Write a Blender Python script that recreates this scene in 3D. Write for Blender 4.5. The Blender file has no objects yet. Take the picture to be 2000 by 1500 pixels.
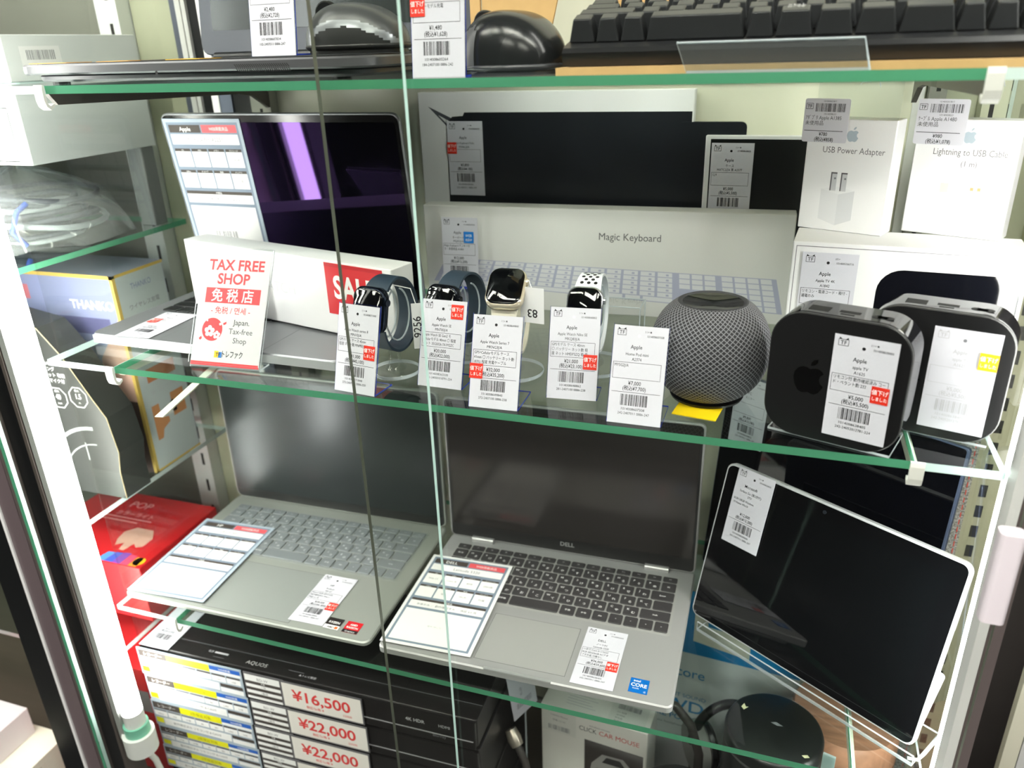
import bpy, bmesh, math, random
from mathutils import Matrix, Vector

random.seed(7)
scene = bpy.context.scene
COL = scene.collection

# ------------------------------------------------------------------ camera, world, lights, exposure
def rot3(a, b, c):
    ca, sa, cb, sb, cc, sc = math.cos(a), math.sin(a), math.cos(b), math.sin(b), math.cos(c), math.sin(c)
    Rx = Matrix(((1, 0, 0), (0, ca, -sa), (0, sa, ca)))
    Ry = Matrix(((cb, 0, sb), (0, 1, 0), (-sb, 0, cb)))
    Rz = Matrix(((cc, -sc, 0), (sc, cc, 0), (0, 0, 1)))
    return Rz @ Rx @ Ry

CAM_R = rot3(0.4073, 0.3354, -0.032)
EYE = Vector((0, 0, 1.45))
cam_data = bpy.data.cameras.new('camera')
cam = bpy.data.objects.new('camera', cam_data)
COL.objects.link(cam)
w = lambda r: Vector((r[0], r[2], -r[1]))
right, up, fwd = w(CAM_R[0]), -w(CAM_R[1]), w(CAM_R[2])
cam.matrix_world = Matrix(((right.x, up.x, -fwd.x, EYE.x), (right.y, up.y, -fwd.y, EYE.y),
                           (right.z, up.z, -fwd.z, EYE.z), (0, 0, 0, 1)))
cam_data.sensor_width = 36
cam_data.lens = 1533.3 / 2000 * 36
cam_data.clip_start = 0.02
cam_data.clip_end = 30
cam_data.dof.use_dof = True
cam_data.dof.focus_distance = 0.74
cam_data.dof.aperture_fstop = 5.5
scene.camera = cam

world = bpy.data.worlds.new('world')
scene.world = world
world.use_nodes = True
world.node_tree.nodes['Background'].inputs[0].default_value = (0.75, 0.8, 0.85, 1)
world.node_tree.nodes['Background'].inputs[1].default_value = 0.18

TUBE_POWER = 24.0
PANEL_POWER = 26.0
scene.view_settings.view_transform = 'Standard'
scene.view_settings.look = 'None'
scene.view_settings.gamma = 1
scene.view_settings.use_curve_mapping = False
scene.view_settings.exposure = 0.46
try:
    scene.cycles.transparent_max_bounces = 48
    scene.cycles.max_bounces = 10
    scene.cycles.glossy_bounces = 5
    scene.cycles.diffuse_bounces = 4
    scene.cycles.caustics_reflective = False
    scene.cycles.caustics_refractive = False
    scene.cycles.sample_clamp_indirect = 6
except Exception:
    pass

# ------------------------------------------------------------------ materials
def lin(c):
    return tuple(((v / 255) / 12.92 if v / 255 <= 0.04045 else ((v / 255 + 0.055) / 1.055) ** 2.4) for v in c) + (1,)

MATS = {}

def mat(name, rgb, rough=0.5, metal=0.0, noise=0.0, scale=60, bump=0.0, spec=0.5, coat=0.0, stretch=None):
    if name in MATS:
        return MATS[name]
    m = bpy.data.materials.new(name)
    m.use_nodes = True
    nt = m.node_tree
    p = nt.nodes['Principled BSDF']
    p.inputs['Base Color'].default_value = lin(rgb)
    p.inputs['Roughness'].default_value = rough
    p.inputs['Metallic'].default_value = metal
    p.inputs['Specular IOR Level'].default_value = spec
    p.inputs['Coat Weight'].default_value = coat
    if noise or bump:
        tc = nt.nodes.new('ShaderNodeTexCoord')
        nz = nt.nodes.new('ShaderNodeTexNoise')
        nz.inputs['Scale'].default_value = scale
        nz.inputs['Detail'].default_value = 4
        src = tc.outputs['Object']
        if stretch:
            mp = nt.nodes.new('ShaderNodeMapping')
            mp.inputs['Scale'].default_value = stretch
            nt.links.new(src, mp.inputs['Vector'])
            src = mp.outputs['Vector']
        nt.links.new(src, nz.inputs['Vector'])
        if noise:
            mx = nt.nodes.new('ShaderNodeMix')
            mx.data_type = 'RGBA'
            c = lin(rgb)
            mx.inputs[6].default_value = tuple(v * (1 - noise) for v in c[:3]) + (1,)
            mx.inputs[7].default_value = tuple(min(1, v * (1 + noise)) for v in c[:3]) + (1,)
            nt.links.new(nz.outputs['Fac'], mx.inputs[0])
            nt.links.new(mx.outputs[2], p.inputs['Base Color'])
        if bump:
            bp = nt.nodes.new('ShaderNodeBump')
            bp.inputs['Strength'].default_value = bump
            bp.inputs['Distance'].default_value = 0.0005
            nt.links.new(nz.outputs['Fac'], bp.inputs['Height'])
            nt.links.new(bp.outputs['Normal'], p.inputs['Normal'])
    MATS[name] = m
    return m

def glow(name, rgb, strength):
    if name in MATS:
        return MATS[name]
    m = bpy.data.materials.new(name)
    m.use_nodes = True
    nt = m.node_tree
    nt.nodes.remove(nt.nodes['Principled BSDF'])
    e = nt.nodes.new('ShaderNodeEmission')
    e.inputs[0].default_value = lin(rgb)
    e.inputs[1].default_value = strength
    nt.links.new(e.outputs[0], nt.nodes['Material Output'].inputs['Surface'])
    MATS[name] = m
    return m

def clear(name, rgb, ior=1.45, rough=0.0, milky=0.0, milk=(235, 240, 240)):
    """thin clear sheet: transparent plus a mirror reflection by Fresnel on the outer side"""
    if name in MATS:
        return MATS[name]
    m = bpy.data.materials.new(name)
    m.use_nodes = True
    nt = m.node_tree
    nt.nodes.remove(nt.nodes['Principled BSDF'])
    tr = nt.nodes.new('ShaderNodeBsdfTransparent')
    tr.inputs[0].default_value = lin(rgb)
    gl = nt.nodes.new('ShaderNodeBsdfGlossy')
    gl.inputs['Roughness'].default_value = rough
    fr = nt.nodes.new('ShaderNodeFresnel')
    fr.inputs[0].default_value = ior
    geo = nt.nodes.new('ShaderNodeNewGeometry')
    sub = nt.nodes.new('ShaderNodeMath'); sub.operation = 'SUBTRACT'
    sub.inputs[0].default_value = 1
    nt.links.new(geo.outputs['Backfacing'], sub.inputs[1])
    mul = nt.nodes.new('ShaderNodeMath'); mul.operation = 'MULTIPLY'
    nt.links.new(fr.outputs[0], mul.inputs[0])
    nt.links.new(sub.outputs[0], mul.inputs[1])
    mx = nt.nodes.new('ShaderNodeMixShader')
    nt.links.new(mul.outputs[0], mx.inputs[0])
    nt.links.new(tr.outputs[0], mx.inputs[1])
    nt.links.new(gl.outputs[0], mx.inputs[2])
    out = mx
    if milky:
        df = nt.nodes.new('ShaderNodeBsdfDiffuse')
        df.inputs[0].default_value = lin(milk)
        m2 = nt.nodes.new('ShaderNodeMixShader')
        m2.inputs[0].default_value = milky
        nt.links.new(mx.outputs[0], m2.inputs[1])
        nt.links.new(df.outputs[0], m2.inputs[2])
        out = m2
    nt.links.new(out.outputs[0], nt.nodes['Material Output'].inputs['Surface'])
    MATS[name] = m
    return m

def glass_edge(name, rgb, trans=0.45):
    if name in MATS:
        return MATS[name]
    m = bpy.data.materials.new(name)
    m.use_nodes = True
    nt = m.node_tree
    p = nt.nodes['Principled BSDF']
    p.inputs['Base Color'].default_value = lin(rgb)
    p.inputs['Roughness'].default_value = 0.25
    tl = nt.nodes.new('ShaderNodeBsdfTranslucent')
    tl.inputs[0].default_value = lin(rgb)
    mx = nt.nodes.new('ShaderNodeMixShader')
    mx.inputs[0].default_value = trans
    nt.links.new(p.outputs[0], mx.inputs[1])
    nt.links.new(tl.outputs[0], mx.inputs[2])
    nt.links.new(mx.outputs[0], nt.nodes['Material Output'].inputs['Surface'])
    MATS[name] = m
    return m

def knit(name):
    """woven mesh cloth of the round speaker: a diamond net in cylindrical object coordinates"""
    m = bpy.data.materials.new(name)
    m.use_nodes = True
    nt = m.node_tree
    p = nt.nodes['Principled BSDF']
    p.inputs['Roughness'].default_value = 0.75
    tc = nt.nodes.new('ShaderNodeTexCoord')
    sp = nt.nodes.new('ShaderNodeSeparateXYZ')
    nt.links.new(tc.outputs['Object'], sp.inputs[0])
    def mth(op, a, b=None):
        n = nt.nodes.new('ShaderNodeMath'); n.operation = op
        for i, v in enumerate((a, b)):
            if v is None:
                continue
            if isinstance(v, (int, float)):
                n.inputs[i].default_value = v
            else:
                nt.links.new(v, n.inputs[i])
        return n.outputs[0]
    ang = mth('ARCTAN2', sp.outputs[1], sp.outputs[0])
    zc = mth('SUBTRACT', sp.outputs[2], 0.042)
    r = mth('SQRT', mth('ADD', mth('MULTIPLY', sp.outputs[0], sp.outputs[0]), mth('MULTIPLY', sp.outputs[1], sp.outputs[1])))
    lat = mth('ARCTAN2', zc, r)
    u = mth('MULTIPLY', ang, 31)
    v = mth('MULTIPLY', lat, 38)
    s1 = mth('SINE', mth('ADD', u, v))
    s2 = mth('SINE', mth('SUBTRACT', u, v))
    f = mth('MINIMUM', mth('ABSOLUTE', s1), mth('ABSOLUTE', s2))
    rp = nt.nodes.new('ShaderNodeValToRGB')
    rp.color_ramp.elements[0].position = 0.16
    rp.color_ramp.elements[0].color = lin((138, 138, 144))
    rp.color_ramp.elements[1].position = 0.46
    rp.color_ramp.elements[1].color = lin((38, 38, 42))
    nt.links.new(f, rp.inputs[0])
    nt.links.new(rp.outputs[0], p.inputs['Base Color'])
    bp = nt.nodes.new('ShaderNodeBump')
    bp.invert = True
    bp.inputs['Strength'].default_value = 0.6
    bp.inputs['Distance'].default_value = 0.0008
    nt.links.new(f, bp.inputs['Height'])
    nt.links.new(bp.outputs[0], p.inputs['Normal'])
    return m

def speckle(name, dark, light, scale=900):
    m = bpy.data.materials.new(name)
    m.use_nodes = True
    nt = m.node_tree
    p = nt.nodes['Principled BSDF']
    p.inputs['Roughness'].default_value = 0.9
    tc = nt.nodes.new('ShaderNodeTexCoord')
    nz = nt.nodes.new('ShaderNodeTexNoise')
    nz.inputs['Scale'].default_value = scale
    rp = nt.nodes.new('ShaderNodeValToRGB')
    rp.color_ramp.elements[0].position = 0.4
    rp.color_ramp.elements[0].color = lin(dark)
    rp.color_ramp.elements[1].position = 0.6
    rp.color_ramp.elements[1].color = lin(light)
    nt.links.new(tc.outputs['Object'], nz.inputs['Vector'])
    nt.links.new(nz.outputs['Fac'], rp.inputs[0])
    nt.links.new(rp.outputs[0], p.inputs['Base Color'])
    return m

def screen_mat(name, rgb=(6, 8, 12), rough=0.02, tint=(255, 255, 255), refl=0.06):
    """glossy display glass: black under a coated mirror layer whose coating has its own tint"""
    if name in MATS:
        return MATS[name]
    m = bpy.data.materials.new(name)
    m.use_nodes = True
    nt = m.node_tree
    nt.nodes.remove(nt.nodes['Principled BSDF'])
    df = nt.nodes.new('ShaderNodeBsdfDiffuse')
    df.inputs[0].default_value = lin(rgb)
    gl = nt.nodes.new('ShaderNodeBsdfGlossy')
    gl.inputs[0].default_value = lin(tint)
    gl.inputs['Roughness'].default_value = rough
    lw = nt.nodes.new('ShaderNodeFresnel')
    lw.inputs[0].default_value = 1.0 + 4 * refl if refl < 0.2 else 1.8
    lw.inputs[0].default_value = 1.33 if refl < 0.04 else 1.5
    mx = nt.nodes.new('ShaderNodeMixShader')
    nt.links.new(lw.outputs[0], mx.inputs[0])
    nt.links.new(df.outputs[0], mx.inputs[1])
    nt.links.new(gl.outputs[0], mx.inputs[2])
    nt.links.new(mx.outputs[0], nt.nodes['Material Output'].inputs['Surface'])
    MATS[name] = m
    return m

WHITE = mat('white_card', (238, 238, 240), 0.55, noise=0.01, scale=200)
PAPER = mat('tag_paper', (216, 216, 226), 0.5, noise=0.01, scale=300)
INK = mat('black_ink', (22, 20, 24), 0.6)
GREYINK = mat('grey_ink', (120, 120, 126), 0.6)
LITEINK = mat('pale_grey_ink', (190, 190, 196), 0.6)
SLATE = mat('slate_print', (128, 142, 160), 0.6)
RED = mat('red_sticker', (232, 52, 34), 0.45)
REDINK = mat('red_ink', (222, 62, 62), 0.6)
PINKRED = mat('sale_red', (214, 40, 48), 0.4)
CORAL = mat('coral_print', (236, 92, 100), 0.5)
BLUE = mat('blue_sticker', (20, 130, 222), 0.45)
YEL = mat('yellow_print', (240, 236, 20), 0.5)
AMBER = mat('amber_sticker', (250, 190, 30), 0.45)
WHITEINK = mat('white_ink', (245, 245, 245), 0.6)
BROWNINK = mat('dark_header_print', (70, 62, 58), 0.6)
CLEAR = clear('clear_acrylic', (250, 251, 251))
CLEAREDGE = glass_edge('acrylic_edge', (225, 232, 236), 0.6)
BLUEEDGE = glass_edge('blue_acrylic_edge', (60, 84, 205), 0.4)
GLASS = clear('shelf_glass', (243, 248, 246), 1.5)
PANE = clear('door_glass', (247, 248, 246), 1.42)
GREENEDGE = glass_edge('green_glass_edge', (92, 172, 134), 0.4)
PALEEDGE = glass_edge('pale_glass_edge', (205, 224, 222), 0.5)
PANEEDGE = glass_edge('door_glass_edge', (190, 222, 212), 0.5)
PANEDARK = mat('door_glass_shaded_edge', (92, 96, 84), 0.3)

# ------------------------------------------------------------------ mesh building
class M:
    def __init__(s):
        s.v, s.f, s.mi, s.mats, s.T = [], [], [], [], Matrix()
    def _m(s, m):
        if m not in s.mats:
            s.mats.append(m)
        return s.mats.index(m)
    def add(s, vs, fs, m):
        o = len(s.v); k = s._m(m)
        s.v += [tuple(s.T @ Vector(p)) for p in vs]
        s.f += [tuple(o + i for i in f) for f in fs]
        s.mi += [k] * len(fs)
        return s
    def box(s, x0, x1, y0, y1, z0, z1, m, front=None, top=None):
        vs = [(x0, y0, z0), (x1, y0, z0), (x1, y1, z0), (x0, y1, z0), (x0, y0, z1), (x1, y0, z1), (x1, y1, z1), (x0, y1, z1)]
        fs = [(0, 3, 2, 1), (4, 5, 6, 7), (0, 1, 5, 4), (1, 2, 6, 5), (2, 3, 7, 6), (3, 0, 4, 7)]
        ms = [m, top or m, front or m, m, m, m]
        for f, mm in zip(fs, ms):
            s.add([vs[i] for i in f], [(0, 1, 2, 3)], mm) if (front or top) else None
        if not (front or top):
            s.add(vs, fs, m)
        return s
    def prism(s, out, z0, z1, m, bev=0.0, side=None, taper=1.0):
        """outline (x, y) anticlockwise, extruded z0..z1 with a chamfer and an optional smaller top"""
        n = len(out)
        cx = sum(p[0] for p in out) / n; cy = sum(p[1] for p in out) / n
        def ring(z, inset, sc=1.0):
            r = []
            for i, (x, y) in enumerate(out):
                if inset:
                    (ax, ay), (bx, by) = out[i - 1], out[(i + 1) % n]
                    tx, ty = bx - ax, by - ay
                    l = math.hypot(tx, ty) or 1
                    x, y = x - ty / l * inset, y + tx / l * inset
                r.append((cx + (x - cx) * sc, cy + (y - cy) * sc, z))
            return r
        if bev:
            rings = [ring(z0, bev), ring(z0 + bev, 0), ring(z1 - bev, 0, taper), ring(z1, bev, taper)]
        else:
            rings = [ring(z0, 0), ring(z1, 0, taper)]
        vs = [p for r in rings for p in r]
        fs = []
        for k in range(len(rings) - 1):
            for i in range(n):
                j = (i + 1) % n
                fs.append((k * n + i, k * n + j, (k + 1) * n + j, (k + 1) * n + i))
        s.add(vs, fs, side or m)
        o = len(s.v) - len(vs); k0 = s._m(m); L = len(rings) - 1
        s.f.append(tuple(o + i for i in range(n))[::-1]); s.mi.append(k0)
        s.f.append(tuple(o + L * n + i for i in range(n))); s.mi.append(k0)
        return s
    def lathe(s, prof, m, n=40, a0=0.0, a1=2 * math.pi):
        full = abs(a1 - a0 - 2 * math.pi) < 1e-6
        c = n if full else n + 1
        vs = [(r * math.cos(a0 + (a1 - a0) * i / n), r * math.sin(a0 + (a1 - a0) * i / n), z) for r, z in prof for i in range(c)]
        fs = []
        for k in range(len(prof) - 1):
            for i in range(n):
                j = (i + 1) % c
                fs.append((k * c + i, k * c + j, (k + 1) * c + j, (k + 1) * c + i))
        return s.add(vs, fs, m)
    def disc(s, r, z, m, n=40, flip=False):
        vs = [(r * math.cos(2 * math.pi * i / n), r * math.sin(2 * math.pi * i / n), z) for i in range(n)]
        return s.add(vs, [tuple(range(n))[::-1 if flip else 1]], m)
    def cyl(s, x, y, z0, z1, r, m, n=24):
        T = s.T.copy(); s.T = T @ Matrix.Translation((x, y, 0))
        s.lathe([(0, z0), (r, z0), (r, z1), (0, z1)], m, n)
        s.T = T
        return s
    def tube(s, pts, r, m, n=8):
        pts = [Vector(p) for p in pts]
        vs, fs = [], []
        prev = None
        for i, p in enumerate(pts):
            d = (pts[min(i + 1, len(pts) - 1)] - pts[max(i - 1, 0)]).normalized()
            a = prev - d * prev.dot(d) if prev is not None else d.cross(Vector((0, 0, 1)) if abs(d.z) < 0.9 else Vector((1, 0, 0)))
            a.normalize(); prev = a
            b = d.cross(a)
            rr = r[i] if isinstance(r, (list, tuple)) else r
            vs += [tuple(p + a * rr * math.cos(2 * math.pi * k / n) + b * rr * math.sin(2 * math.pi * k / n)) for k in range(n)]
        for i in range(len(pts) - 1):
            for k in range(n):
                j = (k + 1) % n
                fs.append((i * n + k, i * n + j, (i + 1) * n + j, (i + 1) * n + k))
        fs.append(tuple(range(n))[::-1]); fs.append(tuple(range((len(pts) - 1) * n, len(pts) * n)))
        return s.add(vs, fs, m)
    def quad(s, a, b, c, d, m):
        return s.add([a, b, c, d], [(0, 1, 2, 3)], m)
    def build(s, name, parent=None, at=None, smooth=None):
        me = bpy.data.meshes.new(name)
        me.from_pydata(s.v, [], s.f)
        for mm in s.mats:
            me.materials.append(mm)
        me.polygons.foreach_set('material_index', s.mi)
        if smooth:
            me.polygons.foreach_set('use_smooth', [True] * len(me.polygons))
            me.set_sharp_from_angle(angle=math.radians(smooth))
        me.update()
        o = bpy.data.objects.new(name, me)
        COL.objects.link(o)
        if parent is not None:
            o.parent = parent
        if at is not None:
            if parent is not None:
                o.matrix_local = at
            else:
                o.matrix_world = at
        return o

def rrect(x0, x1, y0, y1, r, n=6):
    pts = []
    for cx, cy, a in ((x1 - r, y0 + r, -90), (x1 - r, y1 - r, 0), (x0 + r, y1 - r, 90), (x0 + r, y0 + r, 180)):
        for i in range(n + 1):
            t = math.radians(a + 90 * i / n)
            pts.append((cx + r * math.cos(t), cy + r * math.sin(t)))
    return pts

def T(x=0, y=0, z=0):
    return Matrix.Translation((x, y, z))
def R(deg, ax):
    return Matrix.Rotation(math.radians(deg), 4, ax)
FRONT = R(90, 'X')                     # a sheet standing up and facing -y
RIGHTSIDE = R(90, 'Z') @ R(90, 'X')    # facing +x
LEFTSIDE = R(-90, 'Z') @ R(90, 'X')    # facing -x

def tag_props(o, label, cat, group=None, kind=None):
    o['label'] = label
    o['category'] = cat
    if group: o['group'] = group
    if kind: o['kind'] = kind
    return o

def thing(name, label, cat, at, group=None):
    o = bpy.data.objects.new(name, None)
    o.empty_display_size = 0.02
    COL.objects.link(o)
    o.matrix_world = at
    return tag_props(o, label, cat, group)

def struct(name, m, at=None):
    o = m.build(name, None, at)
    o['kind'] = 'structure'
    return o

# ------------------------------------------------------------------ printed matter (millimetres on a sheet)
_glyphs = {}
def text_geo(s, size, align, bold):
    key = (s, size, align, bold)
    if key in _glyphs:
        return _glyphs[key]
    cu = bpy.data.curves.new('lettering', 'FONT')
    cu.body = s
    cu.size = size
    cu.align_x = align
    cu.resolution_u = 2 if size < 9 else 4
    cu.offset = bold
    ob = bpy.data.objects.new('lettering', cu)
    me = bpy.data.meshes.new_from_object(ob)
    g = ([tuple(v.co) for v in me.vertices], [tuple(p.vertices) for p in me.polygons])
    bpy.data.meshes.remove(me)
    bpy.data.objects.remove(ob)
    bpy.data.curves.remove(cu)
    _glyphs[key] = g
    return g

class Print:
    def __init__(s, step=0.03):
        s.m = M(); s.k = 1; s.step = step; s.warp = None
    def _z(s):
        return s.k * s.step
    def layer(s):
        s.k += 1
        return s
    def add(s, vs, fs, m):
        if s.warp:
            vs = [s.warp(x, y) + (z,) for x, y, z in vs]
        s.m.add([(x * 0.001, y * 0.001, z * 0.001) for x, y, z in vs], fs, m)
        return s
    def rect(s, x0, y0, x1, y1, m):
        z = s._z()
        return s.add([(x0, y0, z), (x1, y0, z), (x1, y1, z), (x0, y1, z)], [(0, 1, 2, 3)], m)
    def frame(s, x0, y0, x1, y1, t, m):
        return s.rect(x0, y0, x1, y0 + t, m).rect(x0, y1 - t, x1, y1, m).rect(x0, y0 + t, x0 + t, y1 - t, m).rect(x1 - t, y0 + t, x1, y1 - t, m)
    def poly(s, pts, m):
        z = s._z()
        return s.add([(x, y, z) for x, y in pts], [tuple(range(len(pts)))], m)
    def circle(s, x, y, r, m, n=20):
        return s.poly([(x + r * math.cos(2 * math.pi * i / n), y + r * math.sin(2 * math.pi * i / n)) for i in range(n)], m)
    def ring(s, x, y, r, t, m, n=8, a=22.5):
        z = s._z()
        c = [(math.cos(math.radians(a) + 2 * math.pi * i / n), math.sin(math.radians(a) + 2 * math.pi * i / n)) for i in range(n)]
        vs = [(x + r * p, y + r * q, z) for p, q in c] + [(x + (r - t) * p, y + (r - t) * q, z) for p, q in c]
        return s.add(vs, [(i, (i + 1) % n, n + (i + 1) % n, n + i) for i in range(n)], m)
    def text(s, x, y, size, t, m, align='CENTER', bold=0.0, sx=1.0, rot=0.0):
        vs, fs = text_geo(t, size, align, bold)
        z = s._z(); c, n = math.cos(rot), math.sin(rot)
        return s.add([(x + (vx * sx) * c - vy * n, y + (vx * sx) * n + vy * c, z) for vx, vy, _ in vs], fs, m)
    def barcode(s, x0, y0, x1, y1, m, seed=1):
        rnd = random.Random(seed); x = x0
        while x < x1:
            wd = rnd.choice((0.25, 0.25, 0.5, 0.75))
            s.rect(x, y0, min(x + wd, x1), y1, m)
            x += wd + rnd.choice((0.3, 0.3, 0.55, 0.8))
        return s
    def logo(s, x, y, h, m):
        """round fruit mark with a bite and a leaf"""
        k = h / 100.0
        body = [(0, 68), (-8, 72), (-18, 73), (-30, 67), (-38, 55), (-40, 40), (-36, 22), (-26, 5), (-16, 0), (-8, 1), (0, 4), (8, 1), (17, 0),
                (27, 7), (35, 21), (37, 26), (29, 32), (25, 42), (27, 53), (35, 61), (29, 68), (18, 73), (8, 71)]
        z = s._z()
        ctr = [(0, 36, z)]
        vs = ctr + [(px, py, z) for px, py in body]
        n = len(body)
        s.add([(x + a * k, y + b * k, z) for a, b, _ in vs], [(0, 1 + (i + 1) % n, 1 + i) for i in range(n)], m)
        leaf = [(1, 77), (10, 80), (17, 88), (18, 98), (8, 95), (1, 86)]
        return s.poly([(x + a * k, y + b * k) for a, b in leaf], m)
    def build(s, parent, at=None, name='lettering'):
        return s.m.build(name, parent, at)

def price_tag(at, label, code, name, price, tax, desc=(), sticker=None, stand='foot', num=('1014008638405', '242-2407011 0886-247'),
              dot=INK, lean=18.0, group='white price tags', top=('11+★', None), blue=True, box=True, ww=45.5, hh=83.0, glare_pale=False, foot=0.042):
    """white barcode price card; its stand is a clear acrylic back plate with a foot"""
    t = thing('price_tag', label, 'price tag', at, None)
    W, H = ww * 0.001, hh * 0.001
    L = R(-lean, 'X')
    m = M(); m.box(0, W, -0.0004, 0, 0, H, PAPER)
    m.build('card', t, L)
    if stand == 'foot':
        e = BLUEEDGE if blue else CLEAREDGE
        g = M()
        def sheet(x0, x1, y0, y1, z0, z1, thin):
            b = [(x0, y0, z0), (x1, y0, z0), (x1, y1, z0), (x0, y1, z0), (x0, y0, z1), (x1, y0, z1), (x1, y1, z1), (x0, y1, z1)]
            for f, axis in (((0, 3, 2, 1), 2), ((4, 5, 6, 7), 2), ((0, 1, 5, 4), 1), ((2, 3, 7, 6), 1), ((1, 2, 6, 5), 0), ((3, 0, 4, 7), 0)):
                g.add([b[i] for i in f], [(0, 1, 2, 3)], CLEAR if axis == thin else e)
        g.T = L
        sheet(-0.0006, W + 0.0006, 0.0002, 0.0014, 0.0, H + 0.001, 1)
        g.build('holder', t)
        g = M()
        sheet(-0.0006, W + 0.0006, 0.0012, foot, 0.0, 0.0012, 2)
        g.build('holder_foot', t)
    p = Print()
    u = ww / 45.5; v = hh / 86.0
    ink = LITEINK if glare_pale else INK  # washed-out look of an overexposed tag put into the ink as paler grey
    sm = LITEINK if glare_pale else INK
    p.frame(3 * u, 77.2 * v, 10.5 * u, 82.6 * v, 0.35, sm)
    p.poly([(3.6, 82.6 * v), (5.6, 82.6 * v), (3.6, 84.2 * v)], sm).poly([(8, 82.6 * v), (10, 82.6 * v), (10, 84.2 * v)], sm)
    p.text(6.8 * u, 78.3 * v, 4.4, 'TF', sm, bold=0.03)
    p.circle(21.5 * u, 77.4 * v, 1.3, dot if not glare_pale else GREYINK)
    p.text(29 * u, 80.3 * v, 2.5, top[0], sm)
    p.text(35 * u, 76.6 * v, 2.6, num[0], sm, sx=0.85)
    p.text(20 * u, 66 * v, 4.6, code, ink, bold=0.03, sx=0.9)
    for i, nm in enumerate(name):
        p.text(21 * u, (60 - 4.4 * i) * v, 3.6, nm, sm, sx=0.85)
    if box:
        p.frame(1.5, 39.5 * v, 42 * u, 54 * v, 0.3, sm)
    for i, d in enumerate(desc):
        p.text(2.5, (50 - 4.3 * i) * v, 3.5, d, sm, 'LEFT', sx=0.8)
    p.text(21 * u, 34.3 * v, 4.6, price, ink, bold=0.03, sx=0.85)
    p.text(21 * u, 29.7 * v, 4.6, tax, ink, bold=0.03, sx=0.8)
    p.rect(2, 27.6 * v, 43 * u, 27.95 * v, sm)
    p.barcode(10 * u, 16 * v, 33 * u, 26 * v, ink, seed=len(label) * 7 + len(price))
    p.text(21 * u, 12 * v, 3.0, num[0], sm, sx=1.05)
    p.text(22 * u, 8.2 * v, 3.0, num[1], sm, sx=0.95)
    p.build(t, L @ T(0, -0.0005, 0) @ FRONT)
    if sticker:
        su, sv, smat, l1, l2 = sticker
        s = M(); s.box(0, 0.0125, -0.0002, 0, 0, 0.0135, smat)
        st = s.build('discount_sticker', t, L @ T(su * 0.001, -0.0007, sv * 0.001))
        q = Print()
        q.text(6.2, 7.4, 4.4, l1, WHITEINK, bold=0.05, sx=0.88)
        q.text(6.2, 2.6, 3.5, l2, WHITEINK, bold=0.04, sx=0.8)
        q.build(st, T(0, -0.00025, 0) @ FRONT)
    return t

DOWN = ('値下げ', 'しました')

# ------------------------------------------------------------------ the shop round the case
FLOORM = mat('dark_floor_tile', (70, 66, 64), 0.28, noise=0.25, scale=6)
m = M(); m.box(-4, 4, -4, 3, -0.05, 0, mat('floor_joint', (40, 38, 37), 0.6))
floor = struct('floor', m)
k = 0
for i in range(7):
    for j in range(4):
        x0, y0 = -0.30 + i * 0.30, 0.55 + j * 0.30
        m = M(); m.prism(rrect(x0 + 0.002, x0 + 0.298, y0 + 0.002, y0 + 0.298, 0.004, 1), 0, 0.004, FLOORM, 0.001)
        m.build('tile', floor)
m = M(); m.box(-4, 4, -4, 3, 2.75, 2.8, mat('ceiling_white', (215, 215, 212), 0.8))
struct('ceiling', m)
WALLM = mat('dark_shop_wall', (62, 58, 56), 0.7, noise=0.2, scale=3)
m = M(); m.box(-4, 4, -4.05, -4, 0, 2.75, WALLM); struct('wall_front', m)
m = M(); m.box(-4, 4, 3, 3.05, 0, 2.75, mat('pale_shop_wall', (150, 150, 146), 0.7)); struct('wall_back', m)
m = M(); m.box(-4.05, -4, -4, 3, 0, 2.75, WALLM); struct('wall_left', m)
m = M(); m.box(4, 4.05, -4, 3, 0, 2.75, WALLM); struct('wall_right', m)
GLOWPANEL = glow('ceiling_panel_light', (255, 252, 246), PANEL_POWER)
LAMPFRAME = mat('lamp_frame', (225, 225, 225), 0.5)
for i, (x, y) in enumerate(((-1.6, -0.35), (-0.2, -0.35), (1.2, -0.35), (-0.9, -1.9), (0.9, -1.9))):
    t = thing('ceiling_light', 'white ceiling panel light over the aisle, %s' % ('left one of the nearer three', 'middle one of the nearer three', 'right one of the nearer three', 'left one of the farther two', 'right one of the farther two')[i], 'light', T(x, y, 2.75), 'ceiling lights over the aisle')
    m = M(); m.box(-0.62, 0.62, -0.17, 0.17, -0.04, 0, LAMPFRAME); m.build('frame', t)
    m = M(); m.box(-0.6, 0.6, -0.15, 0.15, -0.045, -0.04, GLOWPANEL); m.build('diffuser', t)

# ------------------------------------------------------------------ the glass showcase
XL, XR, YF, YB = -0.737, 0.176, 0.588, 0.945
KHAKI = mat('khaki_board', (176, 178, 154), 0.45, noise=0.04, scale=8, stretch=(6, 6, 0.6))
CREAM = mat('cream_board', (222, 221, 202), 0.25, noise=0.03, scale=8, stretch=(8, 8, 0.4))
ALU = mat('white_aluminium', (226, 226, 224), 0.35, 0.1)
SLATEM = mat('slate_profile', (104, 110, 124), 0.4, 0.3)
BLACKM = mat('black_profile', (14, 16, 17), 0.35)
MAUVE = mat('mauve_anodised', (122, 108, 110), 0.4, 0.5)
GREYBROWN = mat('grey_brown_profile', (92, 84, 80), 0.45, 0.3)
PLINTH = mat('dark_brown_base', (74, 66, 56), 0.45, noise=0.15, scale=10, stretch=(1, 8, 8))

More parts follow.
